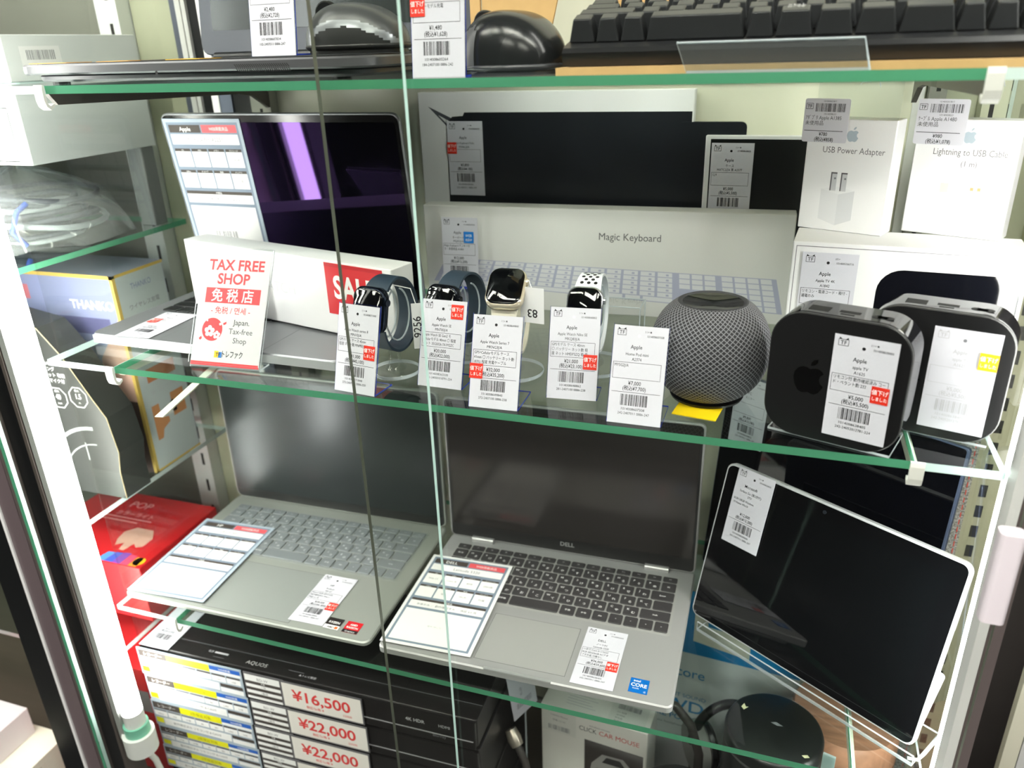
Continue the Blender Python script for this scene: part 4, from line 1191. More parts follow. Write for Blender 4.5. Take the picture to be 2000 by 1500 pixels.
chip(T(-0.0990, 0.6125, SL + 0.0177), 'small bright blue processor sticker on the grey laptop corner', mat('sticker_blue', (0, 104, 190), 0.35), lambda p: (p.text(7, 15.2, 4.2, 'intel', WHITEINK, bold=0.08), p.text(9.6, 8.6, 6.6, 'CORE', WHITEINK, bold=0.12, sx=0.95), p.text(7.0, 5.2, 3.0, 'inside', WHITEINK), p.text(16.6, 1.6, 3.4, 'i5', WHITEINK)), 0.0195, 0.0200)

# tablet leaning in a clear stand
TBM = T(-0.0534, 0.7675, SL + 0.0062) @ R(-31.86, 'Z') @ R(-15.2, 'X')
t = thing('tablet', 'black-screened tablet with white edge leaning in a clear stand', 'tablet', TBM)
WE = mat('white_tablet_edge', (222, 224, 228), 0.3, 0.2)
m = M(); m.T = R(90, 'X'); m.prism(rrect(0, 0.2611, 0, 0.1906, 0.009, 5), -0.0085, 0, WE, 0.0012); b = m.build('body', t, smooth=40)
m = M(); m.T = R(90, 'X'); m.prism(rrect(0.0022, 0.2589, 0.0022, 0.1884, 0.0072, 5), 0.0, 0.0004, mat('tablet_bezel', (8, 9, 11), 0.06)); m.build('bezel', t, smooth=40)
m = M(); m.T = R(90, 'X'); m.prism(rrect(0.018, 0.243, 0.016, 0.174, 0.001, 1), 0.0004, 0.0006, screen_mat('tablet_display', (9, 11, 13), 0.03)); m.build('display', t)
m = M(); m.box(0.050, 0.064, 0.002, 0.0045, 0.1906, 0.1912, WE); m.box(0.074, 0.098, 0.002, 0.0045, 0.1906, 0.1912, WE); m.build('buttons', b)
m = M(); m.box(0.2611, 0.2618, 0.002, 0.0055, 0.125, 0.160, WE); m.build('side_button', b)
m = M(); m.T = T(0.120, -0.0005, 0.181) @ R(90, 'X'); m.lathe([(0, 0), (0.0022, 0), (0.002, 0.0004), (0, 0.0004)], mat('camera_lens', (36, 40, 46), 0.1), 16); m.build('camera_lens', t)
p = Print(); p.rect(4, 3, 6, 5, GREYINK); p.build(t, T(0.001, -0.0005, 0.001) @ FRONT, 'microphone')
price_tag(TBM @ T(0.0165, -0.0024, 0.1035), 'price tag in blue-edged sleeve at the upper left of the tablet', 'Microsoft', ('Surface Go (第2世代)', 'STV'), '¥12,000', '(税込¥13,200)', ('8GB/128GB Windows', '10 Home Win10'), None, stand=None, lean=0, hh=88, box=False)
m = M()
s = thing('tablet_stand', 'clear acrylic stand with white front legs under the tablet', 'stand', T(-0.0534, 0.7675, SL) @ R(-31.86, 'Z'))
g = M(); slab(g, 0.020, 0.268, -0.014, 0.042, 0, 0.0025, CLEAR, CLEAREDGE); g.build('base', s)
g = M(); slab(g, 0.020, 0.268, -0.014, -0.012, 0.0025, 0.012, CLEAR, CLEAREDGE); g.build('lip', s)
g = M(); g.T = R(-15.2, 'X'); slab(g, 0.03, 0.24, 0.0115, 0.0135, 0.012, 0.150, CLEAR, CLEAREDGE); g.build('back', s)
g = M(); g.tube([(0.262, -0.010, 0.003), (0.2695, -0.006, 0.004), (0.2705, 0.005, 0.004), (0.2705, 0.038, 0.004)], 0.0016, CLEAREDGE, 8); g.build('bent_edge', s, smooth=60)
t = thing('blank_card', 'blank white card peeking out behind the tablet right side', 'card', TBM @ T(0.2140, 0.0105, 0.008) @ R(5, 'Y'))
m = M(); m.T = R(90, 'X'); m.prism(rrect(0, 0.045, 0, 0.075, 0.003, 3), -0.0004, 0, PAPER); m.build('card', t)

PNM = T(-0.052, 0.879, SL + 0.002) @ R(-31.86, 'Z') @ R(-6, 'X')
t = thing('dark_monitor', 'large dark glossy screen standing behind the tablet', 'monitor', PNM)
m = M(); m.T = R(90, 'X'); m.prism(rrect(0, 0.272, 0, 0.262, 0.004, 3), -0.006, 0, mat('navy_edge', (92, 104, 130), 0.3, 0.5), 0.0008); m.build('back_shell', t)
m = M(); m.T = R(90, 'X'); m.prism(rrect(0.0015, 0.2695, 0.0015, 0.2605, 0.003, 3), 0.0, 0.0005, screen_mat('dark_monitor_glass', (4, 5, 9), 0.03)); m.build('display', t)
m = M(); m.T = T(0, 0.006, 0); m.box(0.05, 0.22, 0, 0.03, 0, 0.004, BLACKM); m.build('foot', t)
price_tag(PNM @ T(0.012, -0.0014, 0.178), 'price tag on the upper left corner of the dark screen behind the tablet', 'PC', ('モニター', ''), '¥9,800', '(税込¥10,780)', (), None, stand=None, lean=0)

# ------------------------------------------------------------------ stack of black recorders on the base
RX, RY, RW, RD = -0.7425, 0.605, 0.4715, 0.190
RBLACK = mat('recorder_black', (30, 29, 29), 0.32, noise=0.2, scale=12)
RGLOSS = mat('recorder_gloss', (24, 23, 23), 0.18)
RLINE = mat('recorder_line', (200, 200, 204), 0.3, 0.5)
hs = [0.0450, 0.0450, 0.0450, 0.0389, 0.0389, 0.0389, 0.0388]
ztop = SB + sum(hs)
prices = ('¥16,500', '¥22,000', '¥22,000', '¥19,800', '¥18,700', None, None)
names = ('top', 'second', 'third', 'fourth', 'fifth', 'sixth', 'bottom')
z = ztop
for i, h in enumerate(hs):
    z -= h
    at = T(RX + 0.002 * (i % 2), RY, z) @ R(1.0, 'Z')
    t = thing('disc_recorder', '%s black disc recorder %s the stack on the case floor' % (names[i], 'of' if i else 'on'), 'recorder', at, 'stacked black recorders')
    m = M(); m.prism(rrect(0, RW, 0.004, RD, 0.002, 1), 0.003, h - 0.0008, RBLACK, 0.0008); bd = m.build('body', t)
    m = M(); m.prism(rrect(0.001, RW - 0.001, 0.0, 0.0045, 0.001, 1), 0.002, h - 0.003, RGLOSS); fr = m.build('front_panel', t)
    m = M(); m.box(0.30, RW - 0.004, -0.0006, 0, h * 0.30, h * 0.30 + 0.0009, RLINE); m.build('trim_line', fr)
    for x_ in (0.03, RW - 0.05):
        for y_ in (0.02, RD - 0.04):
            m = M(); m.cyl(x_ + 0.01, y_ + 0.01, 0, 0.0032, 0.009, BLACKM, 12); m.build('foot', t)
    if i == 0:
        p = Print(); p.rect(0, 24.6, RW * 1000, 25.1, GREYINK); p.rect(96, 0, 96.5, 190, INK); p.rect(255, 0, 255.5, 190, INK); p.rect(372, 0, 372.5, 190, INK)
        p.text(173, 9, 8, 'AQUOS', mat('dim_white', (190, 190, 190), 0.5), sx=1.1); p.rect(108, 14, 128, 17, LITEINK); p.rect(110, 8, 126, 8.6, GREYINK); p.text(102, 14, 4, '電源', LITEINK); p.rect(218, 13, 240, 13.8, GREYINK); p.text(247, 8, 4, '▲トレイ開閉', LITEINK)
        p.build(bd, T(0, 0.002, h - 0.0008))
        p = Print(); p.text(395, 25, 7, '4K HDR', LITEINK, bold=0.1); p.text(432, 25, 6, 'HDMI', LITEINK); p.text(425, 9, 6, 'Blu-ray', GREYINK); p.build(fr, FRONT)
    if prices[i]:
        s = thing('price_strip', 'slate price strip on the front of the %s recorder' % names[i], 'price strip', at @ T(0, -0.0022, 0), 'price strips of the recorders')
        m = M(); m.box(0.0, 0.160, -0.0006, 0.0006, 0.0, h - 0.0005, mat('sheet_slate', (176, 190, 204), 0.5)); m.build('spec_panel', s)
        m = M(); m.box(0.163, 0.2205, -0.0006, 0.0006, 0.003, h - 0.0005, mat('strip_grey', (96, 94, 98), 0.5)); m.build('detail_panel', s)
        m = M(); m.box(0.2165, 0.3285, -0.0012, -0.0004, 0.003 if h > 0.04 else 0.001, h - 0.0005, mat('strip_grey', (96, 94, 98), 0.5)); m.build('price_panel', s)
        p = Print()
        H_ = h * 1000
        k = (H_ - 1) / 44
        p.rect(2, 31 * k, 46, 42 * k, BROWNINK).rect(46, 31 * k, 112, 42 * k, YEL).rect(112, 35.5 * k, 158, 42 * k, mat('strip_blue', (36, 100, 196), 0.5)).rect(112, 31 * k, 158, 35 * k, WHITEINK)
        for c in range(7):
            p.rect(2 + c * 22.3, 18 * k, 22.6 + c * 22.3, 26.5 * k, WHITEINK); p.rect(2 + c * 22.3, 26.8 * k, 22.6 + c * 22.3, 29.6 * k, BROWNINK if c > 3 else GREYINK)
        p.rect(2, 5 * k, 14, 14 * k, YEL).rect(15, 3 * k, 122, 15 * k, WHITEINK).rect(124, 10 * k, 158, 15.5 * k, BROWNINK).rect(124, 2 * k, 158, 9 * k, WHITEINK)
        for c, (a_, b_) in enumerate(((32, 42), (22, 27), (12, 17), (3, 7))):
            p.rect(164.5, a_ * k, 215, b_ * k, WHITEINK); p.rect(164.5, (b_ - 9) * k if c else 28 * k, 215, (a_ - 0.8) * k if c else 31 * k, BROWNINK) if c < 3 else None
        p.k += 24; p.rect(218.5, 5 * k, 327, 42.5 * k, mat('price_paper', (238, 234, 228), 0.5)); p.k -= 24; p.layer()
        p.text(24, 34 * k, 6, 'レコーダー', WHITEINK); p.text(79, 34 * k, 6, '2年保証対象', mat('olive_ink', (150, 146, 20), 0.6)); p.text(135, 36.6 * k, 4.4, 'WEB掲載', WHITEINK)
        p.text(68, 7 * k, 5, '動作確認済み リモコン付 B-CAS付', GREYINK); p.text(190, 34 * k, 6, 'BD-W', GREYINK); p.text(190, 28.7 * k, 3, '容量', WHITEINK); p.text(190, 23 * k, 4, '1TB', GREYINK); p.text(190, 13 * k, 4, '2番組', GREYINK)
        for c in range(7):
            p.text(12 + c * 22.3, 20 * k, 4, ('HDD', '1TB', 'W録', '4K', 'BD', 'LAN', 'USB')[c], GREYINK)
        p.k += 26
        p.text(272, 17.5 * k, 23 * k, prices[i], REDINK, sx=1.06, bold=0.45)
        p.text(262, 9 * k, 5, '税抜価格 ¥', REDINK, bold=0.05); p.text(306, 9 * k, 5, '15000' if i == 0 else '20000', REDINK)
        p.build(s, T(0, -0.0006, 0) @ FRONT)
price_tag(T(RX + 0.001, RY + 0.002, ztop + 0.0002) @ R(1, 'Z') @ R(-90, 'X'), 'white barcode tag lying on the left end of the top recorder', 'SHARP', ('レコーダー', ''), '¥15,000', '(税込¥16,500)', (), None, stand=None, lean=0)
t = thing('hanging_tag', 'white paper tag on edge beside the recorder stack', 'tag', T(-0.2555, 0.700, 0.662) @ R(62, 'Z') @ R(-8, 'Y'))
m = M(); m.box(0, 0.042, -0.0004, 0, 0, 0.088, PAPER); m.build('card', t)
p = Print(); p.text(20, 40, 5, '¥2,200', GREYINK, rot=math.pi / 2); p.barcode(8, 14, 34, 24, GREYINK, 4); p.build(t, T(0, -0.0004, 0) @ FRONT)
s = thing('tag_post', 'thin clear post holding the paper tag beside the recorders', 'stand', T(-0.2465, 0.7185, SB))
g = M(); g.cyl(0, 0, 0, 0.003, 0.007, CLEAR, 20); g.tube([(0, 0, 0.003), (0, 0, 0.30)], 0.0012, CLEAREDGE, 6); g.build('post', s)

# white CAR MOUSE carton with open picture window
t = thing('car_mouse_box', 'white carton picturing a car-shaped mouse beside the recorders', 'box', T(-0.2325, 0.742, SB) @ R(-5.0, 'Z'))
CW = mat('mouse_carton_white', (232, 230, 224), 0.45)
m = M(); m.prism(rrect(0, 0.142, 0, 0.052, 0.001, 1), 0, 0.208, CW, 0.0006); m.build('carton', t)
p = Print()
p.rect(60, 20, 138, 168, mat('window_dark', (52, 48, 46), 0.12)).rect(2, 164, 48, 202, mat('info_sheet', (222, 222, 216), 0.5)).layer()
p.text(76, 182, 10.5, 'CLICK', INK, 'RIGHT', sx=0.8); p.text(79, 182, 10.5, 'CAR MOUSE', mat('car_red', (206, 44, 40), 0.5), 'LEFT', sx=0.92)
p.text(80, 192, 4.5, 'wireless mouse', GREYINK); p.text(25, 192, 4, '2.4GHz Mouse', GREYINK); p.text(25, 184, 3.6, '型番 CC-01', GREYINK); p.barcode(10, 168, 40, 176, GREYINK, 9)
p.poly([(70, 130), (84, 150), (112, 152), (128, 134), (132, 118), (68, 116)], mat('car_print_silver', (150, 148, 146), 0.25)); p.layer(); p.poly([(84, 136), (90, 147), (108, 148), (116, 137)], mat('car_print_glass', (30, 32, 34), 0.1)); p.circle(80, 117, 7, INK, 14).circle(122, 117, 7, INK, 14)
p.build(t, FRONT)
q = Print(); q.rect(88, 6, 136, 40, mat('info_sheet', (222, 222, 216), 0.5)); q.layer(); q.barcode(96, 28, 126, 36, GREYINK, 3)
for i in range(4): q.text(96, 21 - 5 * i, 3.4, ('ﾏｳｽ 有線', '1014008', '中古品', '動作済')[i], GREYINK, 'LEFT')
for i in range(7): q.rect(30, 12 + 4.5 * i, 70 - (i % 3) * 5, 13 + 4.5 * i, LITEINK)
q.build(t, T(0, 0, 0.208))
def cable(label, pts, r, plug=None):
    t = thing('cable', label, 'cable', T(*pts[0]))
    o = Vector(pts[0])
    m = M(); m.tube([tuple(Vector(q_) - o) for q_ in pts], r, mat('cable_dark', (58, 54, 52), 0.5), 10); m.build('lead', t, smooth=60)
    if plug:
        a_, b_ = Vector(pts[0]), Vector(pts[1])
        d_ = (a_ - b_).normalized()
        m = M(); m.tube([tuple(d_ * 0.0), tuple(d_ * 0.010), tuple(d_ * 0.022)], [r * 1.6, r * 1.9, r * 1.5], mat('plug_metal', (196, 186, 172), 0.3, 0.7), 12); m.build('plug', t, smooth=50)
cable('dark cable with bright plug drooping left of the car mouse carton', [(-0.2520, 0.700, 0.622), (-0.240, 0.692, 0.606), (-0.232, 0.688, 0.570), (-0.236, 0.686, 0.52), (-0.245, 0.69, 0.470), (-0.26, 0.70, 0.4575)], 0.0050, True)
cable('thick dark cable with plug rising behind the car mouse carton', [(-0.0765, 0.735, 0.716), (-0.060, 0.733, 0.714), (-0.040, 0.728, 0.694), (-0.028, 0.724, 0.655), (-0.027, 0.722, 0.58), (-0.034, 0.722, 0.50), (-0.05, 0.72, 0.458)], 0.0055, True)

# white and blue headphone carton
t = thing('headphone_box', 'white and blue headphone carton under the tablet', 'box', T(-0.130, 0.846, SB) @ R(-4, 'Z'))
m = M(); m.prism(rrect(0, 0.213, 0, 0.08, 0.001, 1), 0, 0.352, mat('soundbox_white', (226, 230, 232), 0.4), 0.0006); m.build('carton', t)
p = Print(); p.rect(0, 250, 213, 351, mat('box_cyan', (0, 136, 200), 0.4)); p.layer(); p.poly([(78, 272), (150, 262), (150, 312), (78, 316)], mat('box_cream', (236, 234, 216), 0.5)); p.layer(); p.poly([(96, 300), (118, 298), (122, 312), (94, 314)], mat('box_cyan', (0, 136, 200), 0.4))
CY = mat('cyan_ink', (44, 140, 198), 0.5)
p.text(52, 209, 22, 'soundcore', CY, bold=0.15, sx=0.95); p.text(60, 172, 9, 'EXCELLENT SOUND', CY); p.text(52, 148, 28, 'LOWD', CY, bold=0.4, sx=1.1); p.text(56, 130, 13, 'MORE POWER', CY, bold=0.15); p.text(50, 118, 6, 'wireless headphones', GREYINK)
p.build(t, FRONT)

# black round speaker, grey ear cup, wooden disc
t = thing('black_speaker', 'black cylindrical speaker with dusty flat top under the tablet', 'speaker', T(0.050, 0.690, SB))
m = M(); m.lathe([(0, 0), (0.050, 0), (0.052, 0.004), (0.052, 0.300), (0.0505, 0.304), (0.048, 0.3055), (0, 0.3055)], mat('dusty_black', (24, 26, 26), 0.35, noise=0.5, scale=22, bump=0.1), 48); m.build('body', t, smooth=40)
m = M(); m.lathe([(0.0522, 0.286), (0.0526, 0.288), (0.0522, 0.290)], mat('seam_grey', (70, 70, 70), 0.4), 48); m.build('ring_seam', t, smooth=60)
p = Print(); p.poly([(-36, 20), (-33, 26), (-31, 21), (-28, 22), (-33, 16)], mat('peel_cream', (226, 216, 180), 0.6)); p.poly([(-4, 6), (2, 8), (9, 4), (3, 3)], GREYINK); p.poly([(28, -30), (34, -28), (36, -31), (31, -33)], mat('peel_cream', (226, 216, 180), 0.6)); p.build(t, T(0, 0, 0.3055), 'dust_flakes')
t = thing('headphones', 'grey and black over-ear headphones behind the black speaker', 'headphones', T(-0.002, 0.779, SB + 0.010) @ R(28, 'Z'))
t.scale = (0.8, 0.8, 0.8)
GP = mat('grey_earcup', (150, 150, 148), 0.4)
for sx in (-1, 1):
    m = M(); m.T = T(0.0 + sx * 0.044, 0, 0.205) @ R(90, 'Y'); m.lathe([(0, -0.012), (0.036, -0.012), (0.040, -0.006), (0.040, 0.008), (0.034, 0.014), (0, 0.016)], GP, 32); m.build('ear_cup', t, smooth=40)
    m = M(); m.T = T(0.0 + sx * 0.028, 0, 0.205) @ R(90, 'Y'); m.lathe([(0.020, -0.006), (0.038, -0.004), (0.040, 0.002), (0.034, 0.008), (0.020, 0.004)], BLACKM, 32); m.build('ear_pad', t, smooth=50)
m = M(); m.tube([(0.052 * math.cos(a_), 0, 0.215 + 0.068 * math.sin(a_)) for a_ in [i * math.pi / 20 for i in range(21)]], 0.0075, BLACKM, 10); m.build('headband', t, smooth=60)
s = thing('headphone_stand', 'dark block under the grey headphones', 'stand', T(-0.002, 0.779, SB) @ R(28, 'Z'))
m = M(); m.prism(rrect(-0.038, 0.038, -0.018, 0.018, 0.006, 3), 0, 0.1415, BLACKM, 0.001); m.build('block', s)
t = thing('black_pouch', 'black rounded pouch between the car mouse carton and the speaker', 'pouch', T(-0.042, 0.655, SB))
m = M(); m.T = Matrix.Diagonal((1.0, 0.55, 1.0, 1)); m.lathe([(0, 0), (0.034, 0.0), (0.041, 0.02), (0.041, 0.21), (0.036, 0.232), (0.022, 0.242), (0, 0.244)], mat('pouch_black', (30, 30, 30), 0.6, noise=0.3, scale=40), 32); m.build('body', t, smooth=60)
WOOD = mat('warm_wood', (172, 124, 98), 0.5, noise=0.55, scale=14, stretch=(1.5, 14, 3))
t = thing('wooden_speaker', 'round wooden-topped speaker at the bottom right', 'speaker', T(0.132, 0.778, SB))
m = M(); m.lathe([(0, 0), (0.058, 0), (0.060, 0.003), (0.060, 0.262), (0.057, 0.2665), (0, 0.2665)], WOOD, 48); m.build('body', t, smooth=40)
m = M(); m.lathe([(0.0602, 0.22), (0.0606, 0.222), (0.0602, 0.224)], mat('wood_groove', (110, 76, 56), 0.6), 48); m.build('groove', t, smooth=60)
t = thing('acrylic_post', 'white-edged clear acrylic post at the bottom right', 'stand', T(0.095, 0.640, SB) @ R(-15, 'Z'))
g = M(); slab(g, 0, 0.012, 0, 0.003, 0, 0.335, PALEEDGE, CLEAREDGE); slab(g, -0.005, 0.020, -0.022, -0.0005, 0, 0.003, CLEAR, CLEAREDGE); g.build('post', t)
t = thing('dark_carton', 'dark navy carton at the bottom right behind the acrylic post', 'box', T(0.128, 0.630, SB) @ R(-6, 'Z'))
m = M(); m.prism(rrect(0, 0.040, 0, 0.05, 0.001, 1), 0, 0.255, mat('navy_carton', (28, 34, 46), 0.4), 0.0006); m.build('carton', t)

# ------------------------------------------------------------------ top shelf
TLM = T(-0.712, 0.6125, ST) @ R(-2.5, 'Z')
GUN = mat('gunmetal_plastic', (88, 88, 92), 0.38, 0.2)
GUNLID = mat('gunmetal_lid', (66, 70, 78), 0.45, 0.2)
t = thing('laptop', 'dark gunmetal open laptop at the left of the top shelf', 'laptop', TLM)
m = M()
out = rrect(0, 0.393, 0, 0.235, 0.030, 8)
m.prism([(0.012 + x * 0.94, 0.008 + y * 0.96) for x, y in out], 0.002, 0.009, GUN, 0.002)
m.prism(out, 0.0085, 0.0175, GUN, 0.0015)
b = m.build('base', t, smooth=40)
m = M(); m.prism([(0.012 + x * 0.94, 0.008 + y * 0.96) for x, y in out], 0.0170, 0.0183, mat('black_deck', (34, 34, 36), 0.4)); m.build('deck', b)
for fx in (0.03, 0.35):
    m = M(); m.cyl(fx, 0.03, 0, 0.0022, 0.008, BLACKM, 12); m.build('rubber_foot', b)
    m = M(); m.cyl(fx, 0.20, 0, 0.0022, 0.008, BLACKM, 12); m.build('rubber_foot', b)
p = Print()
for i in range(26):
    x_ = 268 + i * 2.1
    p.poly([(x_, 7.6), (x_ + 1.1, 7.6), (x_ - 1.2, 10.4), (x_ - 2.3, 10.4)], INK); p.poly([(x_ - 1.5, 11.0), (x_ - 0.4, 11.0), (x_ - 2.6, 13.6), (x_ - 3.7, 13.6)], INK)
p.circle(180, 8.4, 1.6, INK, 12)
p.build(b, T(0, -0.0001, 0) @ FRONT, 'speaker_grille')
for x0, x1, yy, mm in ((0.014, 0.062, 0.012, mat('sticker_orange', (226, 160, 60), 0.5)), (0.080, 0.120, 0.030, mat('sticker_orange', (226, 160, 60), 0.5)), (0.125, 0.150, 0.040, BROWNINK), (0.150, 0.190, 0.045, AMBER)):
    s = M(); s.box(x0, x1, yy, yy + 0.03, 0.0183, 0.0188, mm); s.build('sticker', b)
lo = M(); lo.T = R(90, 'X'); lo.prism(rrect(0.040, 0.385, 0, 0.240, 0.012, 4), -0.008, 0, GUNLID, 0.001)
S = T(0, 0.222, 0.021) @ R(-8, 'X')
l_ = lo.build('screen_lid', t, S, smooth=40)
m = M(); m.T = R(90, 'X'); m.prism(rrect(0.058, 0.367, 0.026, 0.230, 0.002, 1), 0, 0.0006, MATTE); m.build('display', l_)
m = M(); m.T = T(0, 0.222, 0.0195) @ R(90, 'Y'); m.lathe([(0, 0.06), (0.0045, 0.06), (0.0045, 0.32), (0, 0.32)], BLACKM, 14); m.build('hinge', t, smooth=40)
zt_ = ST + 0.0190
price_tag(T(-0.4475, 0.628, zt_) @ R(-3, 'Z'), 'price card ¥2,480 in a blue-edged holder on the gunmetal laptop', 'ELECOM', ('マウス', 'M-XGM10'), '¥2,480', '(税込¥2,728)', (), None, lean=8, num=('1014008607834', '102-2407011 0886-247'), hh=88)

def mouse(at, label, body, panels, base, L=0.120, W=0.082, H=0.044):
    """computer mouse lying with its length across the view (local x = length)"""
    t = thing('computer_mouse', label, 'mouse', at)
    def shell(scale, z0, hh_, m_, nm, cut=None, seg=(72, 30)):
        m = M(); vs, fs = [], []
        nu, nv = seg
        for i in range(nu + 1):
            u = 2 * math.pi * i / nu
            for j in range(nv + 1):
                v = (math.pi / 2) * j / nv
                r = math.cos(v) ** 0.55
                ex = abs(math.cos(u)) ** 0.85 * (1 if math.cos(u) >= 0 else -1); ey = abs(math.sin(u)) ** 0.85 * (1 if math.sin(u) >= 0 else -1)
                x = ex * r * L / 2 * scale; y = ey * r * W / 2 * scale
                zz = z0 + hh_ * math.sin(v) ** 0.8 * (1 - 0.06 * (x / (L / 2)) - 0.28 * (x / (L / 2)) ** 2)
                vs.append((x, y, zz))
        for i in range(nu):
            for j in range(nv):
                fs.append((i * (nv + 1) + j, (i + 1) * (nv + 1) + j, (i + 1) * (nv + 1) + j + 1, i * (nv + 1) + j + 1))
        if cut:
            fs = [f for f in fs if cut(sum((Vector(vs[k]) for k in f), Vector()) / 4)]
        m.add(vs, fs, m_)
        return m.build(nm, t, smooth=70)
    shell(1.0, 0.007, H - 0.007, body, 'shell')
    for pn, pm, cut, sc_ in panels:
        shell(sc_, 0.007, H - 0.007, pm, pn, cut)
    m = M(); pts = [(L / 2 * 1.03 * (abs(math.cos(u)) ** 0.85) * (1 if math.cos(u) >= 0 else -1), W / 2 * 1.03 * (abs(math.sin(u)) ** 0.85) * (1 if math.sin(u) >= 0 else -1)) for u in [2 * math.pi * i / 36 for i in range(36)]]
    m.prism([(x * 0.93, y * 0.93) for x, y in pts], 0, 0.0035, base); m.prism(pts, 0.003, 0.0085, base, 0.002); m.build('base', t, smooth=50)
    m = M(); m.T = T(-L * 0.30, 0, H * 0.80) @ R(90, 'X'); m.lathe([(0, -0.004), (0.009, -0.004), (0.0105, -0.002), (0.0105, 0.002), (0.009, 0.004), (0, 0.004)], BLACKM, 20); m.build('scroll_wheel', t, smooth=40)
    return t
arc = lambda x: 0.0235 - 0.011 * (x / 0.036) ** 2
t = mouse(T(-0.363, 0.665, zt_) @ R(4, 'Z'), 'grey and silver wireless mouse sitting on the gunmetal laptop', mat('mouse_grey', (74, 76, 78), 0.3), [('silver_strip', mat('mouse_silver', (168, 172, 178), 0.25, 0.5), lambda c: c.y < -0.008 and (arc(c.x) - 0.003 < c.z < arc(c.x) + 0.003 or c.x < -0.030 and c.z < 0.030), 1.010), ('rubber_side', mat('mouse_rubber', (22, 24, 25), 0.55), lambda c: c.y < -0.008 and c.x > -0.030 and c.z < arc(c.x) - 0.0028, 1.012)], mat('mouse_base_black', (26, 27, 28), 0.4), L=0.090, W=0.068, H=0.040)
p = Print(); p.text(0, 0, 4.5, 'ELECOM', LITEINK); p.build(t, T(-0.004, -0.0215, 0.0357) @ R(28, 'X'))
t = mouse(T(-0.2165, 0.650, ST) @ R(-14, 'Z'), 'black wireless mouse with ribbed thumb grip on the top shelf', mat('mouse_black', (30, 32, 33), 0.22), [('side_panel', mat('mouse_charcoal', (92, 92, 96), 0.35), lambda c: c.x < -0.014 and c.y < -0.006 and c.z < 0.037 + (c.x + 0.014) * 0.35, 1.010)], mat('mouse_base_charcoal', (60, 62, 66), 0.25), L=0.086, W=0.074, H=0.047)
GRIP = mat('ribbed_grip', (130, 130, 134), 0.6)
m = M()
for i in range(12):
    zz = 0.012 + i * 0.0017
    hw = 0.0125 * math.sqrt(max(0.05, 1 - ((i - 3) / 9.0) ** 2))
    m.box(-hw - 0.002, hw - 0.002, -0.0010, 0.004, zz, zz + 0.0011, GRIP)
m.build('thumb_grip', t, T(-0.0170, -0.0338, 0.001) @ R(-18, 'Z') @ R(-10, 'X'))
p = Print(); p.rect(0, 0, 9, 0.5, LITEINK); p.poly([(9, 0), (13, -2.6), (13.4, -2.2), (9.6, 0.6)], LITEINK); p.circle(-2, 3, 0.7, LITEINK, 8); p.circle(2, 3, 0.7, LITEINK, 8); p.circle(5, 3, 0.7, LITEINK, 8)
p.build(t, T(-0.008, -0.0255, 0.0385) @ R(52, 'X'), 'indicator')
price_tag(T(-0.2885, 0.612, ST) @ R(-1, 'Z'), 'price card ¥1,480 with red sticker before the black mouse', 'BUFFALO', ('マウス', 'x1-BC55LD'), '¥1,480', '(税込¥1,628)', ('ムービーモデル充電',), (-0.5, 44, RED) + DOWN, lean=6, num=('1014008603264', '184-2407100 0886-242'), ww=45, hh=86)

# kraft tray with the black keyboard
KRAFT = mat('kraft_card', (206, 168, 112), 0.7, noise=0.08, scale=120)
t = thing('kraft_tray', 'open kraft cardboard tray under the black keyboard', 'tray', T(-0.168, 0.602, ST) @ R(-1.5, 'Z'))
m = M(); m.box(0, 0.337, 0, 0.175, 0, 0.0050, KRAFT); m.build('floor_sheet', t)
m = M(); m.box(0, 0.337, 0.1755, 0.1775, 0, 0.08, KRAFT); m.build('back_wall', t)
t = thing('kraft_flap', 'kraft cardboard sheet with a slanted edge standing behind the black mouse', 'cardboard', T(-0.276, 0.742, ST) @ R(-4, 'Z'))
m = M(); m.T = R(90, 'X'); m.prism([(0, 0), (0.055, 0), (0.0655, 0.030), (0.086, 0.110), (0, 0.110)], -0.003, 0, KRAFT); m.build('sheet', t)
m = M(); m.box(-0.012, -0.002, 0.0, 0.003, 0, 0.11, KRAFT); m.build('edge_strip', t)
t = thing('gaming_keyboard', 'black full-size keyboard with tall keys lying on the kraft tray', 'keyboard', T(-0.1655, 0.6130, ST + 0.0050) @ R(-1.5, 'Z') @ R(12, 'X'))
KB = mat('keyboard_black', (22, 23, 25), 0.35)
m = M()
prof = [(0, 0.0005), (0.0, 0.010), (0.004, 0.0125), (0.0125, 0.0135), (0.150, 0.0135), (0.152, 0.0), ]
vs = [(0, y_, z_) for y_, z_ in prof] + [(0.335, y_, z_) for y_, z_ in prof]
n = len(prof)
m.add(vs, [tuple(range(n))[::-1], tuple(range(n, 2 * n))] + [(i, (i + 1) % n, n + (i + 1) % n, n + i)[::-1] for i in range(n)], KB)
kb_body = m.build('body', t)
GK = mat('tall_key_black', (36, 38, 40), 0.38, noise=0.15, scale=300)
